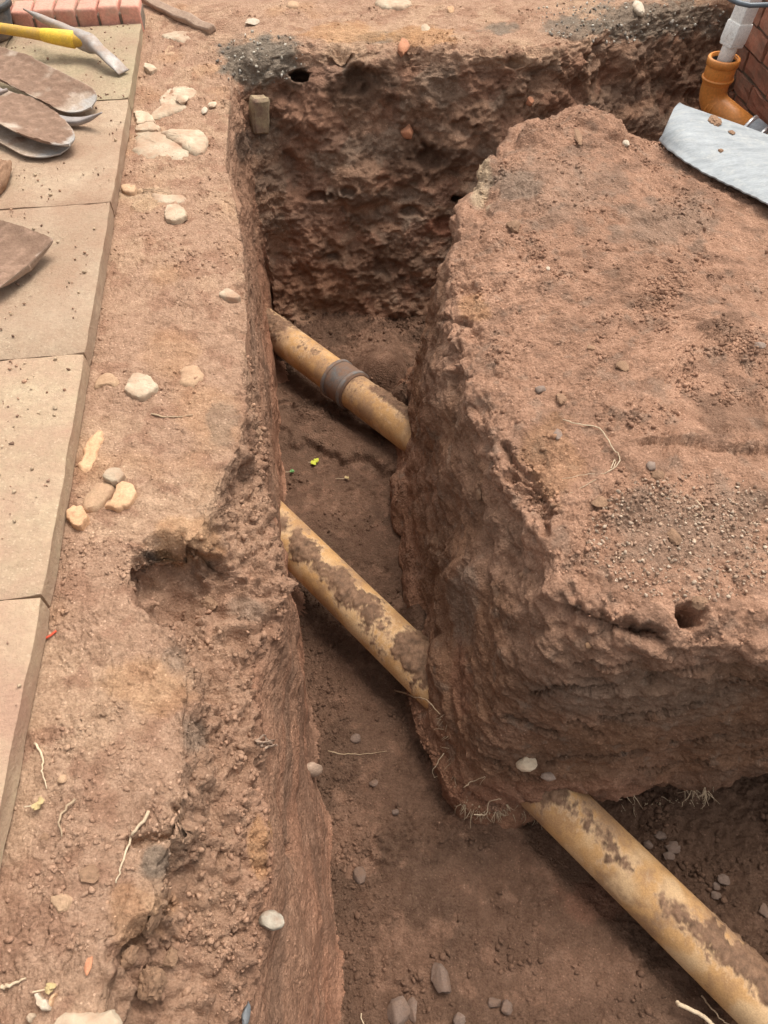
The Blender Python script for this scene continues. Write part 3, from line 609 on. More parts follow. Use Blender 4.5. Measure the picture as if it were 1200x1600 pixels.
# ------------------------------------------------------------------ paving and brick edging
EB = Vector((-.553, .62, 0)); ED = Vector((-.1316, .9913, 0)).normalized(); EN = Vector((-ED.y, ED.x, 0))   # kerb line, its direction, away from the trench
ROTZ = Matrix.Rotation(math.atan2(ED.y, ED.x) - math.pi / 2, 3, 'Z')
def vnoise(bm, amp, s, seed=0, edge=None):
    P = np.array([v.co[:] for v in bm.verts], np.float32); n = np.stack([fbm(P + seed + k * 11, s, 3) for k in range(3)], 1) * amp
    for v, d in zip(bm.verts, n): v.co += Vector(d.tolist())
def slab(s0, s1, o0, o1, z, tilt, m, parent, seed, turn=0):
    c = EB + ED * (s0 + s1) / 2 + EN * (o0 + o1) / 2 + Vector((0, 0, z - .0225))
    bm = bmesh.new(); bmesh.ops.create_cube(bm, size=1)
    bmesh.ops.subdivide_edges(bm, edges=bm.edges[:], cuts=15, use_grid_fill=True)
    sx, sy, sz = (o1 - o0 - .004), (s1 - s0 - .004), .045
    for v in bm.verts:
        x, y, zz = v.co.x * 2, v.co.y * 2, v.co.z * 2
        k = sum(abs(q) > .999 for q in (x, y, zz))
        v.co = Vector((v.co.x * sx, v.co.y * sy, v.co.z * sz))
        if k >= 2:
            f = .002
            if abs(x) > .999: v.co.x -= math.copysign(f, x)
            if abs(y) > .999: v.co.y -= math.copysign(f, y)
            if abs(zz) > .999: v.co.z -= math.copysign(f, zz)
    vnoise(bm, .0022, 22, seed)
    bm.transform(Matrix.Translation(c) @ (ROTZ @ Matrix.Rotation(tilt, 3, 'Y')).to_4x4())
    if turn:
        pv = EB + ED * s1 + EN * (o0 + .004); bm.transform(Matrix.Translation(pv) @ Matrix.Rotation(turn, 4, 'Z') @ Matrix.Translation(-pv))
    o = bm_obj('paving_slab', bm, m, parent); shade_auto(o, 50); return o
_a, _b = at(64, 938, 0), at(0, 1252, 0); TURN = math.atan2(_a.y - _b.y, _a.x - _b.x) - math.atan2(ED.y, ED.x)
pb = MB()
c0 = EB + ED * .9; hw = Vector(EN) * .70
q = [EB + ED * -1.4 + EN * .03, EB + ED * 2.40 + EN * .03, EB + ED * 2.40 + EN * 1.2, EB + ED * -1.4 + EN * 1.2]
pb.add([v + Vector((0, 0, -.010)) for v in q] + [v + Vector((0, 0, -.07)) for v in q], [(0, 3, 2, 1)[::-1], (4, 5, 6, 7)[::-1], (0, 1, 5, 4), (1, 2, 6, 5), (2, 3, 7, 6), (3, 0, 4, 7)])
path = pb.build('path', M['mortar'], None, False); tag(path, kind='structure')
for i, (s0, s1) in enumerate([(-1.206, -.603), (-.603, 0), (0, .602), (.602, 1.204), (1.204, 1.806), (1.806, 2.409)]):
    slab(s0, s1, 0, .45, (0, .0, .001, -.001, .0, .001)[i], .002 * (-1) ** i, M['slab_old'] if i == 5 else (M['slab_mid'] if i >= 3 else M['slab']), path, i * 3.1, TURN if i < 2 else 0)
    slab(s0 + .1, s1 + .1 if i < 5 else 2.409, .45, .90, .001, -.003, M['slab_old'] if i >= 4 else M['slab'], path, 40 + i * 2.7)
edging = empty('brick_edging', EB + ED * 2.46 + EN * .3)
tag(edging, 'row of salmon red bricks edging the far end of the paving', 'brick edging')
for k in range(11):
    o0 = .002 + k * .0755
    bm = bev_box((.068, .115, .14), .011, seg=3); vnoise(bm, .0015, 20, k * 2.3)
    bm.transform(Matrix.Translation(EB + ED * (2.409 + .008 + .0575) + EN * (o0 + .033) + Vector((0, 0, -.018 + .002 * math.sin(k * 2.1)))) @ (ROTZ @ Matrix.Rotation(.03 * math.sin(k * 5.3), 3, 'Z')).to_4x4())
    bm_obj('brick', bm, M['brick'], edging)
bm = bev_box((.84, .098, .12), .004); bm.transform(Matrix.Translation(EB + ED * (2.409 + .008 + .0575) + EN * .42 + Vector((0, 0, -.034))) @ ROTZ.to_4x4()); bm_obj('mortar_joint', bm, M['mortar'], edging, False)

# ------------------------------------------------------------------ house footing of red brick at the right end of the pit
WX = lambda Y: 1.39 + (3.0 - Y) * .085
wd = Vector((-.085, 1, 0)).normalized(); wn = Vector((wd.y, -wd.x, 0)); WR = Matrix.Rotation(math.atan2(wd.y, wd.x), 3, 'Z')
wall = empty('brick_wall', (WX(2.9) + .06, 2.9, -.8))
tag(wall, 'rough red brick wall with dirty joints at the end of the pit behind the orange bend', 'brick wall')
W0 = Vector((WX(1.95), 1.95, 0))
bm = bev_box((1.85, .08, 1.26), .003); bm.transform(Matrix.Translation(W0 + wd * .92 + wn * .046 + Vector((0, 0, -.17))) @ WR.to_4x4()); bm_obj('mortar_core', bm, M['mortar'], wall, False)
protos = []
rb = random.Random(5)
for k in range(6):
    bm = bmesh.new(); bmesh.ops.create_cube(bm, size=1)
    for v in bm.verts: v.co = Vector((v.co.x * .214, v.co.y * .1, v.co.z * .064))
    bmesh.ops.subdivide_edges(bm, edges=bm.edges[:], cuts=2, use_grid_fill=True)
    vnoise(bm, .007, 15, k * 7.7)
    me = bpy.data.meshes.new('brick'); bm.to_mesh(me); bm.free(); me.materials.append(M['old_brick']); protos.append(me)
for r in range(16):
    for c in range(8):
        o = bpy.data.objects.new('brick', protos[rb.randrange(6)]); COL.objects.link(o); o.parent = wall
        p = W0 + wd * (.11 + c * .226 + (.113 if r % 2 else 0)) + wn * (.045 + rb.uniform(-.006, .006)) + Vector((0, 0, -.76 + r * .076))
        o.matrix_world = Matrix.Translation(p) @ (WR @ Matrix.Rotation(math.pi * rb.randrange(2), 3, 'Z')).to_4x4()
        o.matrix_parent_inverse = Matrix.Translation(-Vector(wall.location))
        o.location = p

# ------------------------------------------------------------------ drain pipes in the trench
def drain(name, a, b, r, seed, dirt_fn, segs, label):
    a, b = Vector(a), Vector(b); t = (b - a).normalized(); L = (b - a).length
    x = (Vector((0, 0, 1)) - t * t.z).normalized(); y = t.cross(x)
    nl = int(L / .0028); na = 110
    th = np.linspace(-math.pi, math.pi, na); ll = np.linspace(0, L, nl)
    LL, TH = np.meshgrid(ll, th, indexing='ij'); LL = LL.ravel(); TH = TH.ravel()
    nrm = np.cos(TH)[:, None] * np.array(x)[None] + np.sin(TH)[:, None] * np.array(y)[None]
    P = np.array(a)[None] + LL[:, None] * np.array(t)[None] + nrm * r
    m = dirt_fn(P, LL, TH, L) + .22 * perlin(P * 130) + .14 * perlin(P * 260)
    thick = sstep(.42, .75, m) * (.0018 + .0024 * (billow(P, 70) + .6) + .002 * (perlin(P * 150) + .3)) + sstep(.3, .5, m) * .0005
    P = P + nrm * thick[:, None]
    n1 = fbm(P + seed, 10, 4); n2 = fbm(P + seed, 60, 3)
    c = np.tile(np.array((.46, .26, .11), np.float32), (len(P), 1)); c = mixcol(c, (.53, .345, .185), sstep(-.1, .5, n1)); c = mixcol(c, (.31, .175, .09), sstep(.0, .5, -n1 + .4 * n2) * .6)
    c = mixcol(c, (.60, .40, .23), sstep(.12, .36, m + .15 * n2) * .7)
    c = mixcol(c, (.26, .15, .085), sstep(-.1, .5, fbm(P + seed + 6, 6, 4) + .3 * n2 + .6 * m) * .65)
    c = mixcol(c, np.array((.165, .094, .056))[None] * (1 + .5 * n2 + .25 * perlin(P * 200))[:, None], sstep(.24, .58, m + .12 * n2 + .06 * perlin(P * 320)))
    me = grid_mesh(name, P.astype(np.float32), (nl, na), None, c)
    o = link(name, me, M['pipe'], None)
    return o, a, t, L
def dirtA(P, L_, T, L):
    n = fbm(P, 14, 4) * .6 + fbm(P, 70, 2) * .28
    s = L_ / L
    crest = np.exp(-((T - .12) / .42) ** 2)
    vis = sstep(.98, .93, s) * 0
    e = .18 * np.exp(-((s - .22) / .12) ** 2) * np.exp(-((T - .2) / .6) ** 2) * 2.2
    r = .16 + n * .75 + crest * .26 - .15 * sstep(.6, 1.5, np.abs(T)) + e
    r += .5 * sstep(.33, .37, s) * sstep(.60, .56, s) * sstep(-.9, -.1, -T + .25 + n * .5)      # under and beside the block
    r += .8 * sstep(.845, .90, s + .03 * n) * sstep(.0, .8, -T + .4)
    r += .5 * sstep(.60, .62, s) * sstep(.665, .64, s + .05 * n)
    r -= .25 * sstep(.55, .6, s) * (1 - crest)
    return r
def dirtB(P, L_, T, L):
    n = fbm(P, 14, 4) * .6 + fbm(P, 70, 2) * .28
    s = L_ / L; crest = np.exp(-((T - .1) / .5) ** 2)
    return .10 + n * .7 + .45 * sstep(.25, .16, s) + .25 * crest + .55 * sstep(.62, .68, s) * sstep(.25, -.25, T + .1 + n * .3) * 1.3 - .2 * sstep(.7, 1.3, np.abs(T))
a, b = Vector(PIPE_A[0]), Vector(PIPE_A[1]); dA = (b - a).normalized()
pA, pa, pt, pl = drain('drain_pipe', a - dA * .14, b + dA * .12, .060, 1.0, dirtA, 0, '')
tag(pA, 'long soil-crusted buff plastic drain pipe crossing the trench and passing under the soil block', 'pipe')
a, b = Vector(PIPE_B[0]), Vector(PIPE_B[1]); dB = (b - a).normalized()
rootB = empty('drain_pipe', (a + b) / 2)
tag(rootB, 'tan drain pipe with a dark rubber coupling nearest the back wall of the trench', 'pipe')
pB, *_ = drain('pipe_barrel', a - dB * .16, b + dB * .22, .060, 4.0, dirtB, 0, '')
pB.parent = rootB; pB.matrix_parent_inverse = Matrix.Translation(-Vector(rootB.location))
def on_axis(a, d, px, z):
    q = at(px[0], px[1], z); return a + d * (q - a).dot(d)
cB = on_axis(a, dB, (540, 600), -.68)
MB().tube([cB + dB * s for s in (-.05, -.048, -.02, .0, .02, .048, .05)], [.061, .0675, .068, .0675, .068, .0675, .061], 64, False).build('coupling_sleeve', M['rubber'], rootB)
for s in (-.044, .036):
    MB().tube([cB + dB * (s + q) for q in (-.007, -.0065, .0065, .007)], [.0665, .0705, .0705, .0665], 64, False).build('clamp_band', M['band'], rootB)

# ------------------------------------------------------------------ orange bend, downpipe, cable, grey sheet
ec = at(1131, 93, -.055)
hd = Vector((.70, -.71, 0)).normalized()
bend = empty('pipe_bend', ec + Vector((0, 0, -.3)))
tag(bend, 'clean orange plastic pipe bend with a ribbed open socket beside the brick wall', 'pipe bend')
R_ = .047
bz = -.095; rad = .062
pts = [ec + Vector((0, 0, z)) for z in (-.058, -.08, bz)]
for k in range(1, 13):
    an = math.radians(76) * k / 12
    pts.append(ec + Vector((0, 0, bz)) + Vector((0, 0, -rad * math.sin(an))) + hd * rad * (1 - math.cos(an)))
dd_ = (pts[-1] - pts[-2]).normalized(); pend = pts[-1]
pts += [pend + dd_ * .05, pend + dd_ * .16]
MB().tube(pts, R_, 48, True).build('bend_body', M['orange'], bend)
MB().tube([ec + Vector((0, 0, z)) for z in (-.075, -.07, .0, .006, .006, .0, -.07)], [.047, .0515, .0515, .0495, .046, .044, .044], 48, False, ax=(0, 0, 1)).build('socket', M['orange'], bend)
MB().tube([ec + Vector((0, 0, z)) for z in (-.018, -.016, .005, .008, .008)], [.0515, .0555, .0555, .053, .046], 48, False, ax=(0, 0, 1)).build('socket_rim', M['orange'], bend)
MB().tube([ec + Vector((0, 0, z)) for z in (-.064, -.062, -.057, -.055)], [.0505, .0555, .0555, .0505], 48, False, ax=(0, 0, 1)).build('rib', M['orange'], bend)
for s in (.0, .018):
    q = pend + dd_ * (s - .035); MB().tube([q - dd_ * .004, q - dd_ * .002, q + dd_ * .002, q + dd_ * .004], [.046, .0492, .0492, .046], 48, False).build('rib', M['orange'], bend)
MB().tube([ec + Vector((0, 0, z)) for z in (.003, -.012, -.016, -.05)], [.0455, .0425, .0405, .0405], 40, False, ax=(0, 0, 1)).build('seal_shade_ring', M['black'], bend)  # seal drawn long and black, painting the shade inside the socket
MB().tube([ec + Vector((0, 0, z)) for z in (-.048, -.056)], [.044, .044], 32, ax=(0, 0, 1)).build('socket_shade_disc', M['black'], bend)  # added black disc stands for the shade deep in the socket mouth
cp = pend + dd_ * .155
coup = empty('pipe_coupling', cp)
tag(coup, 'grey rubber coupling with bright steel clamps joining the orange bend to a buff pipe', 'coupling')
MB().tube([cp + dd_ * s for s in (-.04, -.038, .038, .04)], [.046, .055, .055, .046], 48, False).build('sleeve', M['rubberdusty'], coup)
for s in (-.032, .028): MB().tube([cp + dd_ * (s + q) for q in (-.007, -.006, .006, .007)], [.054, .0575, .0575, .054], 48, False).build('clamp_band', M['bandclean'], coup)
o = MB().tube([cp + dd_ * .02, cp + dd_ * .5], .05, 40).build('drain_pipe', mat('buff_pipe', (.60, .40, .22), (.68, .50, .30), 20, .6, .2, .001), None)
tag(o, 'short buff pipe end beyond the grey rubber coupling at the right edge', 'pipe')

dp = empty('downpipe', ec + Vector((0, 0, -.02)))
tag(dp, 'dirty white square downpipe standing in the socket of the orange bend', 'downpipe')
ax = Vector((.105, .03, 1)).normalized(); qr = Vector((0, 0, 1)).rotation_difference(ax).to_matrix() @ Matrix.Rotation(math.radians(24), 3, 'Z')
def sq(name, z0, z1, w, bev, m):
    bm = bev_box((w, w, z1 - z0), bev, seg=2); bm.transform(Matrix.Translation(ec + Vector((.004, 0, 0)) + ax * (z0 + z1) / 2) @ qr.to_4x4()); o = bm_obj(name, bm, m, dp); shade_auto(o, 50)
sq('shaft', .085, 1.2, .056, .006, M['white']); sq('collar', .054, .118, .064, .007, M['white']); sq('collar_lip', .043, .060, .060, .006, M['white'])
MB().tube([ec + Vector((.004, 0, 0)) + ax * z for z in (-.05, .04, .044)], [.0255, .0265, .0265], 32).build('spigot', M['white'], dp)
cb = MB().tube([at(*q) for q in [(1080, -60, .24), (1115, -22, .24), (1142, -1, .24), (1155, 5, .24), (1172, 8.5, .24), (1200, 7.5, .24), (1250, 4, .24), (1330, -20, .24)]], .0065, 12).build('cable', M['cable'], None)
tag(cb, 'dark grey cable sagging across the white downpipe in the top right corner', 'cable')

def sheet():
    nu, nv = 90, 44; T0, T1, B0, B1 = (1057, 160), (1330, 262), (1030, 221), (1330, 372)
    V = []
    for i in range(nu):
        u = i / (nu - 1)
        for j in range(nv):
            v = j / (nv - 1)
            px = (T0[0] * (1 - u) + T1[0] * u) * (1 - v) + (B0[0] * (1 - u) + B1[0] * u) * v
            py = (T0[1] * (1 - u) + T1[1] * u) * (1 - v) + (B0[1] * (1 - u) + B1[1] * u) * v
            bow = 14 * math.sin(math.pi * min(1, u * 1.25)) * v - 3 * math.sin(math.pi * u) * (1 - v)
            cr = max(0, 1 - u / .045)
            px += 5 * cr * (max(0, 1 - v / .2) ** 2); py += 4 * cr * (max(0, (v - .85) / .15)) * -1
            jag = (.5 * math.sin(u * 60) + .5 * math.sin(u * 143 + 1) + 2.5 * math.sin(u * 11)) * max(0, (v - .9) / .1)
            z = .055 + .014 * math.sin(math.pi * v) - .012 * v - .02 * max(0, 1 - u / .12) ** 2 + .006 * math.sin(u * 9 + v * 3)
            V.append(at(px, py + bow + jag, z))
    F = [(i * nv + j, (i + 1) * nv + j, (i + 1) * nv + j + 1, i * nv + j + 1) for i in range(nu - 1) for j in range(nv - 1)]
    n = len(V); off = Vector((0, 0, -.0035)); V2 = [v + off for v in V]
    F2 = [tuple(k + n for k in f[::-1]) for f in F]
    rim = [i * nv for i in range(nu)] + [(nu - 1) * nv + j for j in range(1, nv)] + [i * nv + nv - 1 for i in range(nu - 2, -1, -1)] + [j for j in range(nv - 2, 0, -1)]
    F3 = [(rim[k], rim[(k + 1) % len(rim)], rim[(k + 1) % len(rim)] + n, rim[k] + n)[::-1] for k in range(len(rim))]
    mb = MB(); mb.add(V + V2, F + F2 + F3); o = mb.build('flashing_sheet', M['lead'], None); shade_auto(o, 60)
    tag(o, 'bowed pale grey sheet of flashing lying on the far right of the soil block', 'sheet')
    bpy.context.view_layer.update(); return o
SHEET = sheet()
SHEET_CLODS = [((1116, 190), 20, 'flaky brown clod near the upper edge of the grey sheet'), ((1143, 208), 10, 'small dark clod on the grey sheet by the pipe coupling'), ((1126, 236), 8, 'tiny clod in the middle of the grey sheet')]

# ------------------------------------------------------------------ tools on the paving
def section_loft(mb, pts, secs, seg=20, up=Vector((0, 0, 1)), p=2.6):
    pts = [Vector(q) for q in pts]; V = []; F = []; n = len(pts)
    for k in range(n):
        t = (pts[min(k + 1, n - 1)] - pts[max(k - 1, 0)]).normalized(); x = t.cross(up).normalized(); y = x.cross(t)
        for j in range(seg):
            a = 2 * math.pi * j / seg; ca, sa = math.cos(a), math.sin(a)
            V.append(pts[k] + x * math.copysign(abs(ca) ** (2 / p), ca) * secs[k][0] / 2 + y * math.copysign(abs(sa) ** (2 / p), sa) * secs[k][1] / 2)
    for k in range(n - 1):
        for j in range(seg): F.append((k * seg + j, k * seg + (j + 1) % seg, (k + 1) * seg + (j + 1) % seg, (k + 1) * seg + j))
    F.append(tuple(range(seg))[::-1]); F.append(tuple((n - 1) * seg + j for j in range(seg)))
    mb.add(V, F); return mb
def smoothpath(pts, n):
    pts = [Vector(p) for p in pts]; P = [pts[0] * 2 - pts[1]] + pts + [pts[-1] * 2 - pts[-2]]; out = []
    for k in range(1, len(P) - 2):
        for j in range(n):
            t = j / n; a, b, c, d = P[k - 1:k + 3]
            out.append(.5 * ((2 * b) + (c - a) * t + (2 * a - 5 * b + 4 * c - d) * t * t + (3 * b - a - 3 * c + d) * t ** 3))
    return out + [pts[-1]]
def lerpsecs(keys, n):
    out = []
    for k in range(len(keys) - 1):
        for j in range(n):
            t = j / n; t = t * t * (3 - 2 * t); out.append(tuple(a * (1 - t) + b * t for a, b in zip(keys[k], keys[k + 1])))
    return out + [keys[-1]]
pick = empty('pickaxe', at(135, 66, 0)); tag(pick, 'pickaxe with a yellow handle and grey pointed head lying by the brick edging', 'pickaxe')
pp = [at(37, 14, .095), at(70, 31, .09), at(103, 46, .076), at(127, 62, .058), at(141, 68, .052), at(158, 80, .046), at(178, 98, .030), at(194, 113, .010)]
ks = [(.006, .006), (.024, .022), (.030, .028), (.050, .056), (.052, .056), (.040, .020), (.046, .012), (.046, .005)]
section_loft(MB(), smoothpath(pp, 6), lerpsecs(ks, 6), 24).build('pick_head', M['steel'], pick)
h0 = at(128, 64, .058); h1 = at(0, 44, .085); hdv = (h1 - h0).normalized()
MB().tube([h0 + hdv * s for s in (-.02, .10, .18, .3, .6, .88, .9)], [.021, .0195, .0165, .016, .0155, .017, .012], 24).build('handle', M['yellow'], pick)
MB().tube([h0 + hdv * s for s in (.022, .026, .06, .11, .128, .134)], [.020, .0255, .0245, .0215, .0195, .017], 28).build('handle_sleeve', mat('bright_yellow_sleeve', (.66, .40, .03), (.74, .47, .05), 25, .6, .5, .003, dirt=(.46, .29, .1), dirt_scale=16, dirt_lo=.46, dirt_hi=.74, spec=.4), pick)
p2 = empty('pickaxe', at(60, 175, 0)); tag(p2, 'grey curved pick point sticking out from under the muddy spades', 'pickaxe')
pp = [at(-60, 118, .05), at(0, 150, .045), at(50, 173, .03), at(85, 186, .018), at(115, 190, .016), at(138, 186, .026), at(159, 176, .052)]
ks = [(.05, .05), (.046, .03), (.04, .022), (.036, .020), (.032, .018), (.022, .014), (.005, .004)]
section_loft(MB(), smoothpath(pp, 6), lerpsecs(ks, 6), 20, p=3.5).build('pick_head', M['darksteel'], p2)
h0 = at(-60, 118, .05); MB().tube([h0 + Vector((.02, .01, 0)), h0 + Vector((-.7, -.25, .03))], .017, 16).build('handle', M['wood'], p2)

def spade(label, root, tip, width, tipk, dish, roll, mud, seed, bow=.0, square=False, handle=True):
    root, tip = Vector(root), Vector(tip); t = (tip - root).normalized(); L = (tip - root).length
    up0 = Vector((0, 0, 1)); x = t.cross(up0).normalized(); y = x.cross(t)
    q = Quaternion(t, roll); x = q @ x; y = q @ y
    nu, nv = 60, 30
    uu = np.linspace(0, 1, nu); vv = np.linspace(-1, 1, nv); U_, V_ = np.meshgrid(uu, vv, indexing='ij'); U_ = U_.ravel(); V_ = V_.ravel()
    k0 = 1 - tipk
    e = np.clip((U_ - k0) / tipk, 0, 1)
    hw = np.where(U_ > k0, np.sqrt(np.maximum(0, 1 - e ** (6 if square else 2.2))), 1.0) * width / 2
    hw = hw * (.80 + .20 * sstep(0, .25, U_)) if not square else hw * (.93 + .07 * U_)
    hw = np.maximum(hw, .0015)
    P = np.array(root)[None] + np.array(t)[None] * (U_ * L)[:, None] + np.array(x)[None] * (V_ * hw)[:, None]
    zz = dish * V_ ** 2 - dish * .5 + bow * np.sin(np.pi * U_)
    n1 = fbm(P + seed, 12, 4); n2 = fbm(P + seed, 45, 3)
    m = mud + n1 * .8 + .15 * n2 - (.9 if square else 1.3) * sstep(.88, .98, U_ + .05 * n2) - .3 * sstep(.95, 1, np.abs(V_))
    th = sstep(.3, .6, m) * (.002 + .003 * (n1 + .3) + .003 * n2 + .002 * fbm(P + seed, 110, 2))
    Pt = P + np.array(y)[None] * (zz + th)[:, None]; Pb = P + np.array(y)[None] * (zz - .0032)[:, None]
    c = np.tile(np.array((.33, .245, .18), np.float32), (len(P), 1)); c = mixcol(c, (.40, .31, .24), sstep(-.1, .4, n2)); c = mixcol(c, (.36, .325, .29), sstep(.88, .96, U_ + .05 * n2) * (0 if square else 1)); c = mixcol(c, (.205, .125, .083), sstep(.15, .55, m)); c = mixcol(c, (.265, .165, .112), sstep(.25, .5, m) * sstep(.0, .5, n2))
    idx = np.arange(nu * nv).reshape(nu, nv); N_ = nu * nv
    F = [(int(idx[i, j]), int(idx[i, j + 1]), int(idx[i + 1, j + 1]), int(idx[i + 1, j])) for i in range(nu - 1) for j in range(nv - 1)]
    rim = list(idx[:, 0]) + list(idx[-1, 1:]) + list(idx[-2::-1, -1]) + list(idx[0, -2:0:-1]); rim = [int(k) for k in rim]
    FF = [f[::-1] for f in F] + [tuple(k + N_ for k in f) for f in F] + [(rim[k], rim[(k + 1) % len(rim)], rim[(k + 1) % len(rim)] + N_, rim[k] + N_) for k in range(len(rim))]
    thing = empty('spade', (root + tip) / 2); tag(thing, label, 'spade', 'muddy spades laid on the paving')
    me = bpy.data.meshes.new('blade'); me.from_pydata([tuple(p) for p in np.concatenate([Pt, Pb])], [], FF); me.update()
    set_cols(me, np.concatenate([c, c])); o = link('blade', me, M['blade'], thing); shade_auto(o, 55)
    s0 = root - t * .02
    MB().tube([root + t * .03 + y * .004, root - t * .02, root - t * .08, root - t * .16], [.009, .015, .0185, .0195], 20).build('socket', M['darksteel'], thing)
    hd2 = (t * -1 + Vector((0, 0, .03))).normalized()
    MB().tube([root - t * .15, root - t * .15 + hd2 * .62], [.0175, .017], 16).build('shaft', M['wood'], thing)
    for s in (-1, 1):
        if square or mud < 0: continue
        MB().tube([root + x * s * width * .16 + y * .004, root + x * s * width * .38 + y * .006], .0045, 8).build('tread', M['darksteel'], thing)
    return thing
spade('muddy spade with worn bright tip, upper one of the crossed pair on the paving', at(-25, 86, .085), at(143, 168, .026), .135, .18, .007, math.radians(8), .62, 3.0, .004)
spade('round-ended spade caked in mud, resting on top of another blade', at(-16, 152, .062), at(109, 226, .034), .155, .62, .007, math.radians(-4), .8, 8.0, .004)
spade('bare pale spade blade lying underneath the round-ended muddy one', at(-40, 168, .022), at(94, 240, .012), .15, .22, .003, math.radians(-2), -.2, 14.0, .0)
spade('square-mouthed shovel covered in brown earth at the left edge of the paving', at(-110, 362, .05), at(47, 417, .030), .20, .06, .016, math.radians(2), 1.4, 21.0, .004, True)

bk = empty('bucket', at(-14, 66, 0)); tag(bk, 'dusty dark bucket cut off by the left edge behind the pickaxe handle', 'bucket')
bc = at(-14, 58, 0)
MB().tube([bc + Vector((0, 0, z)) for z in (.002, .01, .10)], [.075, .080, .098], 40).build('bucket_body', M['bucket'], bk)
MB().tube([bc + Vector((0, 0, z)) for z in (.090, .092, .108, .110, .110, .10)], [.098, .106, .106, .103, .096, .094], 40, False, ax=(0, 0, 1)).build('rim', M['black'], bk)
MB().tube([bc + Vector((0, 0, z)) for z in (.085, .096)], [.094, .090], 40).build('lid', mat('pale_grey_lid', (.30, .33, .34), (.40, .42, .42), 20, .7, .2, .001), bk)

# ------------------------------------------------------------------ stones, fragments, roots, leaves
RK = random.Random(21)
def rock_mesh(size, rot, seed, chop=5, sub=3, flat=.8, ruf=.08):
    bm = bmesh.new(); bmesh.ops.create_icosphere(bm, subdivisions=sub, radius=1)
    r = random.Random(seed); P = np.array([v.co[:] for v in bm.verts], np.float32)
    for k in range(chop):
        n = np.array([r.gauss(0, 1) for _ in range(3)]); n /= np.linalg.norm(n); h = r.uniform(.55, flat)
        dd2 = P @ n - h; P = P - np.outer(np.maximum(dd2, 0) * .92, n)
    nn = fbm(P + seed * 3.1, 1.3, 3); P = P * (1 + .16 * nn + ruf * (np.abs(perlin(P * 2.6 + seed)) - .25) + ruf * .5 * perlin(P * 6 + seed))[:, None]
    for v, p in zip(bm.verts, P): v.co = Vector((p[0] * size[0] / 2, p[1] * size[1] / 2, p[2] * size[2] / 2))
    bm.transform(rot.to_4x4()); return bm
def rock(px, py, wpx, hpx, m, label, cat='stone', name='stone', th=None, sink=.4, rotz=0, seed=None, chop=5, group=None, sub=3, tilt=0, p=None):
    if p is None: p, n = hit(px, py)
    else: n = Vector((0, 0, 1))
    dep = proj(np.array(p))[2]; k = dep / CAM_F
    w = wpx * k; h = hpx * k / max(.35, math.sin(CAM_P + math.atan((py - 800) / CAM_F))) if n.z > .6 else hpx * k
    th = th or min(w, h) * .55
    sd_ = seed if seed is not None else RK.randrange(9999)
    if n.z > .6: rot = Matrix.Rotation(math.radians(rotz), 3, 'Z') @ Matrix.Rotation(math.radians(tilt), 3, 'X'); loc = p + Vector((0, 0, th * (.5 - sink)))
    else:
        rot = Vector((0, 0, 1)).rotation_difference(n).to_matrix() @ Matrix.Rotation(math.radians(rotz), 3, 'Z'); loc = p + n * th * (.5 - sink)
    bm = rock_mesh((w, h, th), rot, sd_, chop, 4 if 'clod' in name or 'lump' in name else sub, ruf=(.16 if chop == 2 else .28) if m is M['soilstone'] else .08); bm.transform(Matrix.Translation(loc))
    o = bm_obj(name, bm, m); shade_auto(o, 38); tag(o, label, cat, group); return o
def flat(pts, m, label, th=.016, z=None, lift=.007, cat='stone', name='stone', seed=0, group=None, parent=None, rough=.0035):
    cxp = sum(p[0] for p in pts) / len(pts); cyp = sum(p[1] for p in pts) / len(pts)
    if z is None: z = hit(cxp, cyp)[0].z
    crisp = lift > .011; lift = lift * (.62 if crisp else .6); top = z + lift; W_ = [at(p[0], p[1], top) for p in pts]
    for _ in range(2): W_ = [q for k in range(len(W_)) for q in (W_[k].lerp(W_[(k + 1) % len(W_)], .2), W_[k].lerp(W_[(k + 1) % len(W_)], .8))]
    out = []
    for k in range(len(W_)):
        a, b = W_[k], W_[(k + 1) % len(W_)]; ns = max(1, int((b - a).length / .004))
        for j in range(ns): out.append(a.lerp(b, j / ns))
    c = sum(out, Vector()) / len(out); n = len(out); V = []; rings = [(1.0, -th), (1.01, -.004), (.985, -.0005), (.93, .001), (.75, .002), (.5, .002), (.25, .0025)] if crisp else [(1.10, -th), (1.08, -.008), (1.03, -.0045), (.95, -.0015), (.8, .001), (.5, .002), (.25, .0025)]
    for s, dz in rings:
        for v in out: V.append(c + (v - c) * s + Vector((0, 0, dz)))
    P = np.array([v[:] for v in V], np.float32)
    nz = fbm(P + seed, 30, 3) * rough * .9; nx = np.stack([fbm(P * (1, 1, .2) + seed + 5, 55, 3), fbm(P * (1, 1, .2) + seed + 9, 55, 3)], 1) * rough * 1.5
    V = [Vector((p[0] + q[0], p[1] + q[1], p[2] + w)) for p, q, w in zip(P, nx, nz)]
    F = []
    for r in range(len(rings) - 1):
        for k in range(n): F.append((r * n + k, r * n + (k + 1) % n, (r + 1) * n + (k + 1) % n, (r + 1) * n + k))
    V.append(c + Vector((0, 0, .0025))); L_ = (len(rings) - 1) * n
    for k in range(n): F.append((L_ + k, L_ + (k + 1) % n, len(V) - 1))
    area = sum((out[k].x * out[(k + 1) % n].y - out[(k + 1) % n].x * out[k].y) for k in range(n))
    if area < 0: F = [f[::-1] for f in F]
    o = MB().add(V, F).build(name, m, parent); shade_auto(o, 40)
    if label: tag(o, label, cat, group)
    return o
L_, T_, O_ = M['lime'], M['tanstone'], M['orangestone']
flat([(211, 205), (240, 200), (248, 204), (262, 214), (280, 225), (296, 235), (275, 246), (250, 249), (222, 241), (208, 235), (213, 220)], L_, 'left half of the large cracked pale slab on the soil bank', lift=.010, seed=1)
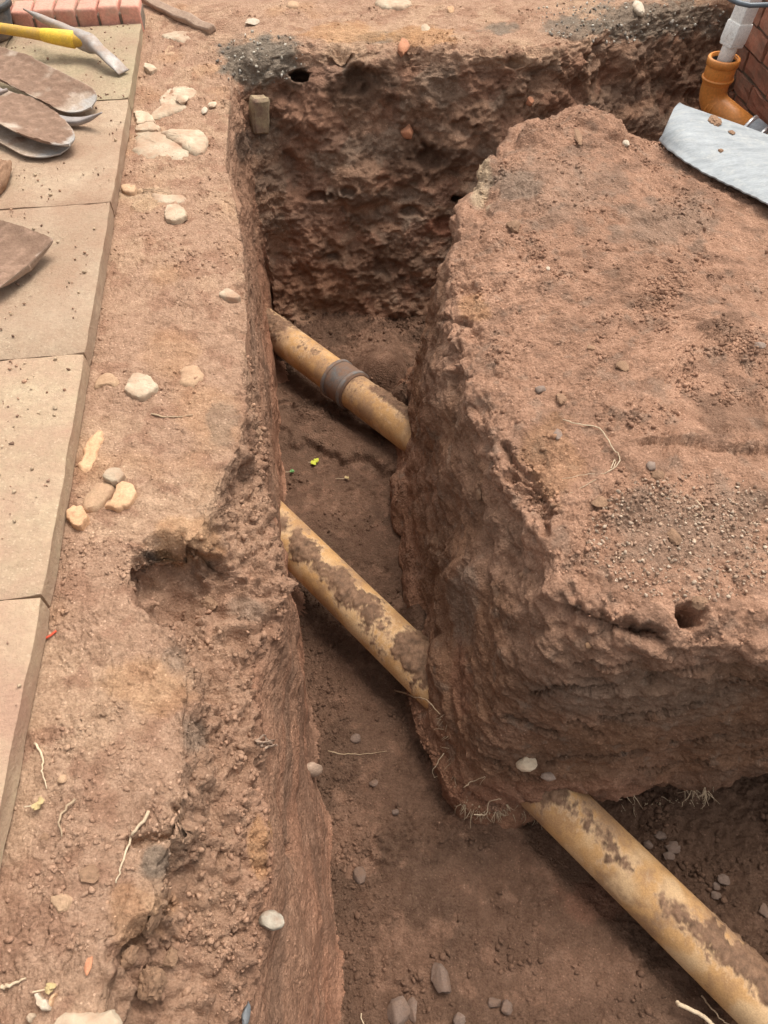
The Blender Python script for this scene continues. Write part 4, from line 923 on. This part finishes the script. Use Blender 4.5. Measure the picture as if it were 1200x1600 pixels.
flat([(250, 203), (270, 200), (290, 200), (315, 203), (323, 215), (316, 232), (300, 235), (282, 223), (264, 212)], L_, 'right half of the large cracked pale slab on the soil bank', lift=.0108, seed=2)
flat([(208, 171), (222, 172), (236, 178), (243, 189), (228, 190), (214, 195)], L_, 'pale angular flake leaning against the paving kerb', lift=.018, seed=3, th=.03)
flat([(213, 194), (236, 189), (250, 197), (247, 203), (211, 203)], L_, 'small pale flake touching the far side of the large cracked slab', lift=.013, seed=4)
flat([(262, 135), (285, 130), (305, 139), (302, 150), (280, 158), (292, 165), (268, 173), (240, 182), (235, 176), (252, 168), (248, 155)], L_, 'broad pale stone set in the bank with a small cobble on top', lift=.006, seed=5)
rock(283, 150, 21, 13, L_, 'small pale cobble sitting on the broad pale stone', th=.025, sink=.15)
flat([(250, 54), (275, 46), (300, 50), (302, 62), (285, 64), (268, 61)], L_, 'thin pale stone flush with the soil below the timber batten', lift=.005, seed=6)
flat([(252, 88), (270, 84), (287, 78), (288, 66), (262, 70), (243, 69)], T_, 'tan flush stone just below the thin pale one near the timber batten', lift=.003, seed=7)
flat([(222, 97), (238, 100), (246, 108), (232, 113)], L_, 'small pale chip beside the kerb level with the pickaxe end', lift=.014, seed=8)
rock(325, 156, 14, 8, L_, 'small flat pale pebble near the bank edge above the white one', th=.012)
rock(325, 165, 11, 8, M['whitestone'], 'tiny bright white pebble near the edge of the bank', th=.014)
flat([(235, 300), (255, 304), (292, 304), (284, 314), (262, 318), (240, 314)], L_, 'pale stone flush with yellowish soil on the bank', lift=.004, seed=9)
flat([(258, 320), (270, 316), (285, 322), (294, 334), (274, 346), (257, 338)], L_, 'angular pale stone lying over the edge of the flush one', lift=.014, seed=10)
flat([(186, 290), (200, 285), (216, 294), (205, 300), (190, 299)], T_, 'tan sliver of stone at the foot of the paving kerb', lift=.016, seed=11, th=.03)
flat([(340, 461), (350, 447), (375, 461), (366, 468)], L_, 'pale triangular stone alone near the trench edge', lift=.012, seed=12)
flat([(196, 606), (205, 586), (220, 581), (235, 586), (246, 604), (232, 615), (220, 622), (203, 616)], L_, 'lone rounded whitish stone in the middle of the soil bank', lift=.0125, seed=13, th=.026)
flat([(146, 674), (160, 669), (159, 690), (146, 722), (133, 736), (121, 733), (130, 700)], O_, 'long tan stone half sunk next to the paving kerb', lift=.009, seed=14)
flat([(160, 745), (168, 730), (188, 733), (194, 742), (180, 754)], L_, 'small cream stone at the top of a cluster of tan stones', lift=.018, seed=15, th=.026)
flat([(172, 785), (180, 758), (198, 748), (217, 768), (203, 788), (182, 797), (161, 789)], O_, 'largest tan stone on the right of the bank cluster', lift=.013, seed=16)
flat([(128, 782), (145, 757), (168, 754), (176, 760), (166, 782), (145, 797), (126, 797)], T_, 'tan stone partly buried in the middle of the bank cluster', lift=.004, seed=17)
flat([(100, 810), (108, 790), (130, 792), (140, 804), (124, 824)], O_, 'blocky orange tan stone nearest the kerb in the cluster', lift=.024, seed=18, th=.034)
flat([(147, 607), (152, 587), (170, 580), (188, 594), (182, 603), (165, 602)], T_, 'tan stone flush with the soil between the kerb and the whitish stone', lift=.003, seed=19)
flat([(280, 598), (283, 572), (309, 568), (318, 590), (300, 604)], T_, 'tan stone flush with the soil right of the whitish stone', lift=.003, seed=20)
rock(217, 293, 10, 7, T_, 'tiny tan pebble right of the tan sliver by the kerb')
flat([(52, 1549), (60, 1543), (69, 1556), (77, 1578), (58, 1582)], M['whitestone'], 'upright-lying cream stone at the bottom left of the bank', lift=.014, seed=22)
flat([(72, 1562), (84, 1550), (88, 1558), (76, 1572)], O_, 'small orange chip touching the cream stone at bottom left', lift=.011, seed=23)
flat([(78, 1590), (120, 1583), (165, 1577), (178, 1592), (186, 1605), (200, 1640), (60, 1640)], L_, 'large pale slab fragment cut off by the bottom edge', lift=.010, seed=24)
flat([(40, 1590), (52, 1578), (58, 1583), (45, 1598)], L_, 'narrow pale chip beside the large fragment at the bottom edge', lift=.010, seed=25)
flat([(68, 1402), (90, 1394), (117, 1394), (118, 1408), (98, 1424), (80, 1414)], T_, 'flat brown tan stone in the lower bank', lift=.006, seed=26)
rock(138, 1360, 34, 30, M['soilstone'], 'lumpy earth-coloured stone above the flat brown one')
rock(143, 1500, 12, 30, M['redfrag'], 'upright orange brick sliver by the lower crumbled hollow', name='brick_fragment', cat='brick fragment')
rock(100, 1213, 16, 13, T_, 'small round tan pebble near the thin curved root')
rock(70, 1303, 14, 12, M['soilstone'], 'little brown stone at the kerb below the curved root')
rock(245, 1440, 26, 44, M['soilstone'], 'brown clod with an orange cast beside the lower hollow', cat='clod', name='soil_clod')
rock(238, 1530, 44, 46, M['soilstone'], 'large grey brown clod in the crumbled slope near the bottom edge', cat='clod', name='soil_clod', th=.05)
rock(205, 1500, 34, 34, M['soilstone'], 'grey brown clod just above left of the large one', cat='clod', name='soil_clod')
rock(270, 1490, 24, 30, M['soilstone'], 'small brown clod right of the large bottom clods', cat='clod', name='soil_clod')
rock(330, 935, 26, 22, M['soilstone'], 'rounded clod in the crumbly collapse of the bank', cat='clod', name='soil_clod')
rock(7, 284, 26, 46, M['soilstone'], 'mud-caked lump on the paving cut off by the left edge', cat='mud lump', name='mud_lump', th=.06, sink=.1, p=at(2, 292, .002), chop=2)
# far ground
rock(387, 25, 26, 9, M['whitestone'], 'flat white stone on the ground behind the ashy corner', th=.012)
flat([(586, -2), (640, -4), (643, 6), (622, 11), (596, 8)], L_, 'large pale flat stone at the top edge of the picture', lift=.010, seed=31)
flat([(447, 2), (466, 1), (468, 10), (450, 11)], T_, 'tan flat stone near the top edge left of the pale one', lift=.006, seed=32)
rock(674, 36, 16, 9, L_, 'small cream stone on the lip of the back wall', th=.014)
rock(708, 8, 12, 10, O_, 'little tan stone at the top edge right of the large pale one', th=.015)
rock(1002, 8, 17, 17, M['whitestone'], 'smooth whitish cobble on the dark gravelly lip', th=.035, chop=1)
# in the walls
def block_stone():
    p, n = hit(407, 175); bm = bev_box((.062, .05, .115), .008, seg=1); bmesh.ops.subdivide_edges(bm, edges=bm.edges[:], cuts=2, use_grid_fill=True); vnoise(bm, .006, 18, 3.3)
    bm.transform(Matrix.Translation(p + Vector((.012, -.012, 0))) @ (Matrix.Rotation(.45, 3, 'Z') @ Matrix.Rotation(.12, 3, 'Y')).to_4x4()); o = bm_obj('stone', bm, mat('dull_yellow_stone', (.27, .195, .115), (.42, .32, .19), 14, .9, .8, .005, 110, dirt=(.23, .145, .1), dirt_scale=16, dirt_lo=.45, dirt_hi=.62)); shade_auto(o, 40)
    tag(o, 'squared yellowish stone sticking out of the far left corner of the trench', 'stone')
block_stone()
rock(640, 214, 24, 24, M['redfrag'], 'orange red brick fragment in the middle of the back wall', name='brick_fragment', cat='brick fragment', chop=8, th=.05)
rock(633, 76, 20, 18, M['redfrag'], 'brick fragment high in the back wall just under its lip', name='brick_fragment', cat='brick fragment', chop=8, th=.05)
rock(832, 160, 13, 15, M['redfrag'], 'small bright orange brick chip behind the far edge of the soil block', name='brick_fragment', cat='brick fragment', th=.03)
rock(422, 1439, 34, 30, mat('wet_grey_stone', (.20, .165, .12), (.40, .34, .26), 12, .6, .4, .003, 90, dirt=(.25, .15, .1), dirt_scale=20, dirt_lo=.5, dirt_hi=.66), 'wet white and grey stone jutting from the left trench wall', th=.04, chop=3)
rock(388, 1583, 20, 36, M['slate'], 'blue grey slate piece in the left wall at the bottom edge', th=.012, cat='slate', name='slate')
rock(490, 1199, 34, 18, M['wood'], 'broken stick stub poking out of the left trench wall', cat='stick', name='stick', th=.05, chop=2)
rock(822, 1197, 36, 22, L_, 'cream stone embedded low in the near face of the soil block', th=.035, chop=6)
rock(863, 1218, 24, 12, M['pebble'], 'smooth grey pebble right of the cream stone in the block face', th=.02, chop=1)
rock(1086, 948, 26, 20, M['soilstone'], 'rounded buff pebble inside the small burrow in the soil block', th=.022, chop=0, sink=.6)
# on the block
for (px, py, w, h, m, lb) in [(839, 601, 18, 14, 'pebble', 'grey white pebble on the left shoulder of the soil block'), (871, 618, 18, 20, 'soilstone', 'brown stone right below the grey white pebble on the block'), (869, 672, 14, 18, 'pebble', 'pale oval pebble beside the fine root loop on the block'),
                              (1021, 723, 18, 13, 'pebble', 'oval pebble next to another near the middle of the block top'), (1033, 737, 22, 16, 'soilstone', 'brown stone touching the oval pebble on the block top'), (930, 779, 26, 18, 'soilstone', 'lumpy clod on the lower left of the block top'), (1050, 832, 20, 24, 'soilstone', 'brown clod among the grit on the block top'),
                              (1192, 530, 20, 9, 'pebble', 'flat pale pebble at the right edge of the block'), (917, 536, 14, 10, 'soilstone', 'little brown lump on the left half of the block top'), (970, 568, 20, 16, 'soilstone', 'dusty lump in the middle of the block top'), (980, 217, 11, 8, 'whitestone', 'small white chip near the far edge of the block'), (853, 411, 6, 6, 'whitestone', 'tiny white speck of stone on the upper block top'),
                              (895, 205, 12, 22, 'soilstone', 'standing crumb of soil on the far edge of the block'), (800, 345, 26, 16, 'soilstone', 'knobbly grey brown lump beside the pale patch on the block'), (740, 775, 24, 18, 'soilstone', 'brown lump stuck to the left face of the block'), (805, 890, 14, 9, 'soilstone', 'small lump on the left face of the block'), (910, 1010, 12, 12, 'orangestone', 'tan crumb below the ledge of the block')]:
    rock(px, py, w, h, M[m], lb)
for _p, _w, _l in SHEET_CLODS:
    _o = Vector((0, 0, CAM_H)); _ok2, _h, _n2, _f = SHEET.ray_cast(_o, (at(_p[0], _p[1], .05) - _o).normalized())
    rock(_p[0], _p[1], _w, _w * .6, M['soilstone'], _l, cat='clod', name='soil_clod', th=.0007 * _w, sink=.3, p=_h if _ok2 else at(_p[0], _p[1], .055))
# on the floor
rock(685, 1525, 30, 50, M['floorstone'], 'dark grey oval stone with a ridge lying alone on the trench floor', th=.026, rotz=12, chop=4, sink=.12)
rock(620, 1578, 40, 46, M['floorstone'], 'brown angular stone half buried at the bottom of the floor', th=.03, sink=.4, rotz=-30)
rock(642, 1572, 20, 34, M['floorstone'], 'smaller broken piece beside the half buried brown stone', th=.025, sink=.4)
rock(713, 1588, 20, 20, M['floorstone'], 'pale brown pebble near the bottom edge of the floor', th=.016)
rock(565, 1361, 22, 26, M['floorstone'], 'rounded stone sunk in its own hollow in the trench floor', th=.02)
rock(558, 1145, 16, 16, M['floorstone'], 'dark round clod on the floor below the long pipe', th=.018, cat='clod', name='soil_clod')
rock(624, 1260, 11, 10, M['floorstone'], 'single pale pebble in the middle of the trench floor', th=.01)
rock(575, 1219, 14, 11, M['floorstone'], 'small dark clod left of the single pale pebble', th=.012, cat='clod', name='soil_clod')
for (px, py, w, h, lb) in [(978, 1312, 24, 16, 'flat clod beside the near pipe end under the block'), (1006, 1311, 16, 14, 'pale round stone beside the near pipe'), (1030, 1300, 20, 14, 'brown clod behind the pale round stone'), (1050, 1315, 26, 18, 'largest clod on the floor right of the near pipe'), (1024, 1346, 16, 14, 'clod between the near pipe and the largest one'), (1050, 1330, 18, 14, 'clod in front of the largest one'), (1110, 1390, 16, 14, 'small stone on the floor at far right'),
                           (1138, 1370, 22, 16, 'brown clod near the right edge of the floor'), (1112, 1375, 14, 12, 'lump beside the small stone at far right'), (1198, 1418, 18, 26, 'stone cut off by the right edge above the pipe')]:
    rock(px, py, w, h, M['floorstone'], lb, cat='clod' if 'clod' in lb or 'lump' in lb else 'stone', name='soil_clod' if 'clod' in lb or 'lump' in lb else 'stone')
rock(768, 1562, 22, 18, M['floorstone'], 'tan stone on the floor right of the dark oval one', th=.018); rock(795, 1570, 20, 20, M['floorstone'], 'brown lump touching the tan floor stone', th=.018, cat='clod', name='soil_clod')

# timber batten
a, b = at(214, -6, -.005), at(331, 46, .0); v = b - a
bm = bev_box((v.length, .034, .022), .004, seg=1); bmesh.ops.subdivide_edges(bm, edges=bm.edges[:], cuts=6, use_grid_fill=True); vnoise(bm, .005, 16, 9)
bm.transform(Matrix.Translation((a + b) / 2) @ (Matrix.Rotation(math.atan2(v.y, v.x), 3, 'Z') @ Matrix.Rotation(.35, 3, 'X')).to_4x4()); o = bm_obj('timber_batten', bm, M['wood']); shade_auto(o, 45)
tag(o, 'weathered timber batten lying from the brick edging onto the soil', 'timber')

def strand(pts, r, m, label, cat='root', name='root', lift=.004, onsurf=True, jit=.0015, taper=True, group=None, parent=None, sub=5):
    W_ = []
    for p in pts:
        if onsurf: q, n = hit(p[0], p[1]); W_.append(q + n * lift + (Vector((0, 0, p[2])) if len(p) > 2 else Vector()))
        else: W_.append(Vector(p))
    P = smoothpath(W_, sub); P = [p + Vector([RK.uniform(-jit, jit) for _ in range(3)]) for p in P]; n = len(P)
    o = MB().tube(P, [r * ((1 - .65 * k / n) if taper else 1) for k in range(n)], 7).build(name, m, parent)
    if label: tag(o, label, cat, group)
    return o
strand([(229, 1264), (215, 1290), (213, 1315), (196, 1345), (187, 1376)], .0026, M['root'], 'pale wavy root hanging over the lower bank edge')
strand([(52, 1156), (66, 1178), (74, 1200), (74, 1226)], .002, M['root'], 'thin pale curved root next to the paving kerb')
strand([(-5, 1537), (20, 1533), (46, 1524)], .003, M['root'], 'whitish twig lying at the bottom left edge', cat='twig', name='twig')
strand([(870, 650), (905, 655), (935, 668), (950, 695), (961, 712), (958, 728), (952, 712), (950, 722), (940, 730), (905, 738), (872, 744)], .0013, M['root'], 'fine looping pale root on top of the soil block')
strand([(952, 728), (905, 752), (868, 770)], .0008, M['root'], 'hair-fine root branching down from the loop on the block', lift=.003)
strand([(1090, 775), (1095, 790), (1088, 800)], .001, M['root'], 'short pale root on the gritty part of the block top')
tw = strand([(1047, 1563, .02), (1064, 1569, .03), (1084, 1580, .03), (1100, 1596, .025), (1125, 1625, .01)], .0042, M['root'], 'pale knotted twig beside the end of the near pipe', cat='twig', name='twig', taper=False)
strand([(1086, 1552, .01), (1098, 1566, .02), (1115, 1585, .015), (1130, 1600, 0)], .002, M['rootdark'], 'thin brown twig crossing behind the pale knotted one', cat='twig', name='twig')
strand([(612, 1070, .0), (640, 1088, .02), (660, 1104, .03), (682, 1116, .02)], .0022, M['rootdark'], 'brown root at the foot of the block where the long pipe enters')
strand([(508, 1166), (540, 1170), (565, 1172), (595, 1166)], .0015, M['rootdark'], 'short dark rootlet on the trench floor', lift=.002)
strand([(562, 1575), (562, 1600), (562, 1612)], .0012, M['root'], 'straw stalk on the floor at the bottom edge', cat='straw', name='straw', lift=.006)
strand([(215, 290), (240, 294), (268, 298)], .0016, M['rootdark'], 'straight brown twig on the bank by the flush pale stone', cat='twig', name='twig')
strand([(240, 644), (270, 648), (308, 644)], .0022, M['rootdark'], 'brown buried rootlet across the middle of the bank', lift=.001)
strand([(120, 1240), (95, 1275), (92, 1300)], .0022, M['rootdark'], 'dark forked twig near the kerb in the lower bank', cat='twig', name='twig')
strand([(80, 983), (72, 990), (70, 978)], .002, M['red'], 'tiny red plastic scrap by the kerb', cat='plastic scrap', name='plastic_scrap', taper=False)
sp = empty('wood_splinters', hit(425, 1160)[0]); tag(sp, 'frayed pale wood splinters sticking out of the crumbled bank', 'wood')
for k in range(7):
    strand([(398 + k * 3, 1150 + k * 2), (412 + k * 3, 1154 + k * 1.5 + RK.uniform(-3, 3), .004), (428 + RK.uniform(-6, 9), 1158 + RK.uniform(-8, 14), .010)], .0022, M['wood'], None, name='splinter', parent=sp, sub=3)
# root fringes under the block: hundreds of hair roots
def fringe(name, spans, n, label, lmin, lmax, r):
    mb = MB()
    for k in range(n):
        s = RK.choice(spans); t = RK.random()
        px = s[0] + (s[2] - s[0]) * t + RK.gauss(0, 3); py = s[1] + (s[3] - s[1]) * t + RK.gauss(0, 4)
        p, nn = hit(px, py); out = Vector((nn.x, nn.y, 0)); out = out.normalized() if out.length > .1 else Vector((0, -1, 0))
        L = RK.uniform(lmin, lmax); d = (out * RK.uniform(.3, 1.1) + Vector((RK.gauss(0, .5), RK.gauss(0, .3), -RK.uniform(.2, 1.2)))).normalized(); q = p - out * .006; P = [q]
        for j in range(4):
            d = (d + Vector((RK.gauss(0, .3), RK.gauss(0, .3), -.25 + RK.gauss(0, .2)))).normalized(); q = q + d * L / 4; P.append(q)
        mb.tube(P, [r * RK.uniform(.6, 1.2) * (1 - .17 * j) for j in range(5)], 4, False)
    o = mb.build(name, M['hair'], None); tag(o, label, 'roots', kind='stuff'); return o
M['hair'] = mat('hair_root', (.36, .26, .16), (.5, .38, .25), 60, .85, .2, .001)
fringe('root_fringe', [(720, 1262, 770, 1268), (770, 1268, 845, 1272), (840, 1268, 880, 1275)], 190, 'fringe of fine roots under the near corner of the block', .02, .05, .0011)
fringe('root_fringe', [(975, 1258, 1075, 1246), (1075, 1246, 1110, 1244)], 130, 'fringe of fine roots under the block right of the near pipe', .02, .05, .0011)
fringe('root_fringe', [(690, 1150, 700, 1220), (672, 1095, 690, 1150)], 40, 'fine roots along the foot of the block left face', .015, .04, .001)
strand([(735, 1265, -.0), (752, 1264, -.005), (758, 1252, .0), (775, 1248, 0)], .0014, M['root'], 'pale forked root hanging in the fringe at the block corner', lift=.012)
strand([(690, 1180), (678, 1192), (676, 1215), (684, 1212)], .001, M['root'], 'pale hooked root at the left foot of the block', lift=.010)
strand([(720, 1228), (738, 1222), (750, 1212), (745, 1225)], .0012, M['root'], 'small pale root tuft above the block corner', lift=.008)
# leaves
def leaf(px, py, size, m, label, seed, stem=False):
    p, n = hit(px, py); r = random.Random(seed); root = empty('leaf', p); tag(root, label, 'leaf'); mb = MB()
    for k in range(4):
        a = r.uniform(0, 6.28); c = p + Vector((math.cos(a), math.sin(a), 0)) * size * .28 + Vector((0, 0, .008)); nn = 10; V = [c + Vector((0, 0, .004))]
        for j in range(nn):
            b = 2 * math.pi * j / nn; rr = size * .38 * r.uniform(.75, 1.1); V.append(c + Vector((math.cos(b) * rr, math.sin(b) * rr, r.uniform(-.004, .006))))
        mb.add(V, [(0, 1 + j, 1 + (j + 1) % nn) for j in range(nn)])
    lb = mb.build('leaf_blade', m, root)
    q = p + Vector((0, 0, .006)); MB().tube([q, q + Vector((-.02, -.004, .004)), q + Vector((-.035 if stem else -.012, -.002, .002))], .0009, 6).build('stem', M['root'], root)
leaf(487, 718, .024, M['leaf'], 'bright yellow green crumpled leaf on the trench floor', 1)
leaf(549, 741, .013, M['dryleaf'], 'tiny pale yellow leaf with a long stem on the trench floor', 2, True)
leaf(450, 732, .012, M['leafgreen'], 'tiny green sprig on the floor close to the left wall', 3)
leaf(64, 1253, .015, M['dryleaf'], 'dull yellow leaf beside the kerb on the lower bank', 4)
leaf(84, 1540, .011, M['dryleaf'], 'small mustard yellow leaf above the cream stone', 5)

# ------------------------------------------------------------------ loose crumbs and grit
ICO = bmesh.new(); bmesh.ops.create_icosphere(ICO, subdivisions=1, radius=1)
IV = np.array([v.co[:] for v in ICO.verts], np.float32); IF = np.array([[v.index for v in f.verts] for f in ICO.faces], np.int32); ICO.free()
def crumbs(name, idx, sizes, cols, label, cat, sink=.35, spread=0):
    if cols is None: cols = TC[idx] * np.random.default_rng(len(idx)).uniform(.78, 1.12, (len(idx), 1))
    g = np.random.default_rng(len(idx) + 3); n = len(idx); P = TP[idx]; Nn = TN[idx]
    base = np.repeat(IV[None], n, 0) * (1 + g.normal(0, .33, (n, len(IV), 1)).astype(np.float32))
    sc = sizes[:, None] * g.uniform(.6, 1.25, (n, 3)); base = base * sc[:, None, :]
    a = g.uniform(0, 6.28, n); ca, sa = np.cos(a)[:, None], np.sin(a)[:, None]
    x, y = base[:, :, 0] * ca - base[:, :, 1] * sa, base[:, :, 0] * sa + base[:, :, 1] * ca
    V = np.stack([x, y, base[:, :, 2]], 2) + P[:, None] + Nn[:, None] * (sizes * (.5 - sink))[:, None, None]
    Fq = (IF[None] + (np.arange(n) * len(IV))[:, None, None]).reshape(-1, 3)
    me = bpy.data.meshes.new(name); V = V.reshape(-1, 3).astype(np.float32)
    me.vertices.add(len(V)); me.vertices.foreach_set('co', V.ravel()); me.loops.add(Fq.size); me.loops.foreach_set('vertex_index', Fq.ravel().astype(np.int32))
    me.polygons.add(len(Fq)); me.polygons.foreach_set('loop_start', np.arange(0, Fq.size, 3, dtype=np.int32)); me.polygons.foreach_set('loop_total', np.full(len(Fq), 3, np.int32)); me.update(calc_edges=True)
    set_cols(me, np.repeat(cols, len(IV), 0)); o = link(name, me, M['crumb'], None, False); tag(o, label, cat, kind='stuff'); return o
vis = (_x > -40) & (_x < 1240) & (_y > -20) & (_y < 1640) & (TN[:, 2] > .55)
clump = fbm(TP, 7, 3) + .5 * fbm(TP, 22, 2)
def pick_idx(mask, n, w, seed):
    ii = np.nonzero(mask)[0]; ww = w[ii]; ww = ww / ww.sum(); return np.random.default_rng(seed).choice(ii, n, p=ww)
den = np.clip(.12 + clump, .02, 2).astype(np.float64) ** 1.5
area = np.where(TK == 0, 1.0, 1.0)
onpath = (TK == 0) & (_x < np.array(PX_SLAB(_y)))
def pal(cl, n, seed, j=.18):
    g = np.random.default_rng(seed); return np.array(cl)[g.integers(0, len(cl), n)] * (1 + g.normal(0, j, (n, 1)))
g = np.random.default_rng(5)
bank = vis & (TK == 0) & ~onpath & (GB_ := np.r_[GU, np.zeros(len(TP) - len(GU))] > 3.6)
i0 = pick_idx(bank, 4600, den, 1); s0 = .0009 + .0040 * g.random(len(i0)) ** 4.2
crumbs('soil_crumbs', i0, s0.astype(np.float32), None, 'loose soil crumbs scattered over the bank', 'soil crumbs')
i0 = pick_idx(vis & (TK == 1), 6200, den, 3); s0 = .0011 + .0045 * g.random(len(i0)) ** 3.2
crumbs('soil_crumbs', i0, s0.astype(np.float32), None, 'loose soil crumbs scattered over the block', 'soil crumbs')
i0 = pick_idx(vis & (TK == 2), 4800, den, 6); s0 = .0010 + .0065 * g.random(len(i0)) ** 3.6
crumbs('soil_crumbs', i0, s0.astype(np.float32), None, 'loose soil crumbs scattered over the trench floor', 'soil crumbs')
# extra: spoil at the toe of the left wall, broken earth in the collapse, pale chips on the ashy lip, grit on the block
toe = vis & (TK == 2) & (np.abs(_x - np.array(PX_BASE(_y)) - 28) < 34) & (_y > 900)
i0 = pick_idx(toe, 1500, np.ones(len(TP)), 8); s0 = .0012 + .004 * g.random(len(i0)) ** 2.5
crumbs('soil_crumbs', i0, s0.astype(np.float32), None, 'crumbled spoil along the foot of the left wall', 'soil crumbs')
bt = vis & (TK == 2) & (TP[:, 1] > 2.16) & (TP[:, 0] < .2)
i0 = pick_idx(bt, 500, np.ones(len(TP)), 28); s0 = .002 + .010 * g.random(len(i0)) ** 3
crumbs('soil_crumbs', i0, s0.astype(np.float32), None, 'fallen rubble along the foot of the back wall', 'soil crumbs')
rb_ = vis & (TK == 2) & (_x > 960) & (_y < 1500) & (_x > 975 + (_y - 1285) * 1.0 + 20)
i0 = pick_idx(rb_, 900, den, 18); s0 = .0014 + .007 * g.random(len(i0)) ** 2.8
crumbs('soil_crumbs', i0, s0.astype(np.float32), None, 'lumpy spoil on the floor right of the near pipe', 'soil crumbs')
NG = len(GU); col_ = np.zeros(len(TP), bool); col_[:NG] = (GU > 3.7) & (GU < 5.9) & (GB < .3) & (GP[:, 1] < 1.3)
i0 = pick_idx(col_ & (_x > 150), 1900, den + .1, 10); s0 = .0012 + .0052 * g.random(len(i0)) ** 3.6
crumbs('soil_crumbs', i0, s0.astype(np.float32), None, 'broken crumbly earth in the collapsed edge of the bank', 'soil crumbs')
ash = np.zeros(len(TP), bool); ash[:NG] = (imblob(None, None, _x[:NG], _y[:NG], 405, 90, 75, 45, 0 * _x[:NG]) + imblob(None, None, _x[:NG], _y[:NG], 990, 30, 170, 40, 0 * _x[:NG])) > .3
i0 = pick_idx(ash, 420, np.ones(len(TP)), 12); s0 = .0016 + .0045 * g.random(len(i0)) ** 2
crumbs('stone_chips', i0, s0.astype(np.float32), pal([(.55, .5, .42), (.4, .35, .28), (.2, .17, .14)], len(i0), 13), 'pale stone chips in the dark ashy lip of the back wall', 'stone chips', .1)
gr = vis & (TK == 1) & (imblob(None, None, _x, _y, 1080, 840, 160, 100, 0 * _x) > .2)
i0 = pick_idx(gr, 1500, np.ones(len(TP)), 14); s0 = .0009 + .003 * g.random(len(i0)) ** 2
crumbs('soil_crumbs', i0, s0.astype(np.float32), pal([(.38, .26, .18), (.32, .205, .14), (.44, .33, .24)], len(i0), 15), 'pale grit on the right side of the block top', 'soil crumbs', .1)
# dust and crumbs on the slabs
def slab_crumbs():
    g = np.random.default_rng(77); n = 3200; s = g.uniform(-.65, 2.4, n); o = g.uniform(.01, .45, n)
    P = np.array(EB)[None] + s[:, None] * np.array(ED)[None] + o[:, None] * np.array(EN)[None]; P[:, 2] = .002
    keep = fbm(P.astype(np.float32), 6, 3) + .35 * g.random(n) > .1; P = P[keep]; return P
SPT = slab_crumbs(); nS = len(SPT); i_off = len(TP)
TP = np.concatenate([TP, SPT.astype(np.float32)]); TN = np.concatenate([TN, np.tile(np.array((0, 0, 1), np.float32), (nS, 1))])
s0 = .0007 + .004 * np.random.default_rng(4).random(nS) ** 6
crumbs('soil_crumbs', np.arange(i_off, i_off + nS), s0.astype(np.float32), pal([(.33, .2, .13), (.26, .16, .11), (.45, .33, .22)], nS, 16), 'dry soil crumbs dropped on the paving slabs', 'soil crumbs')
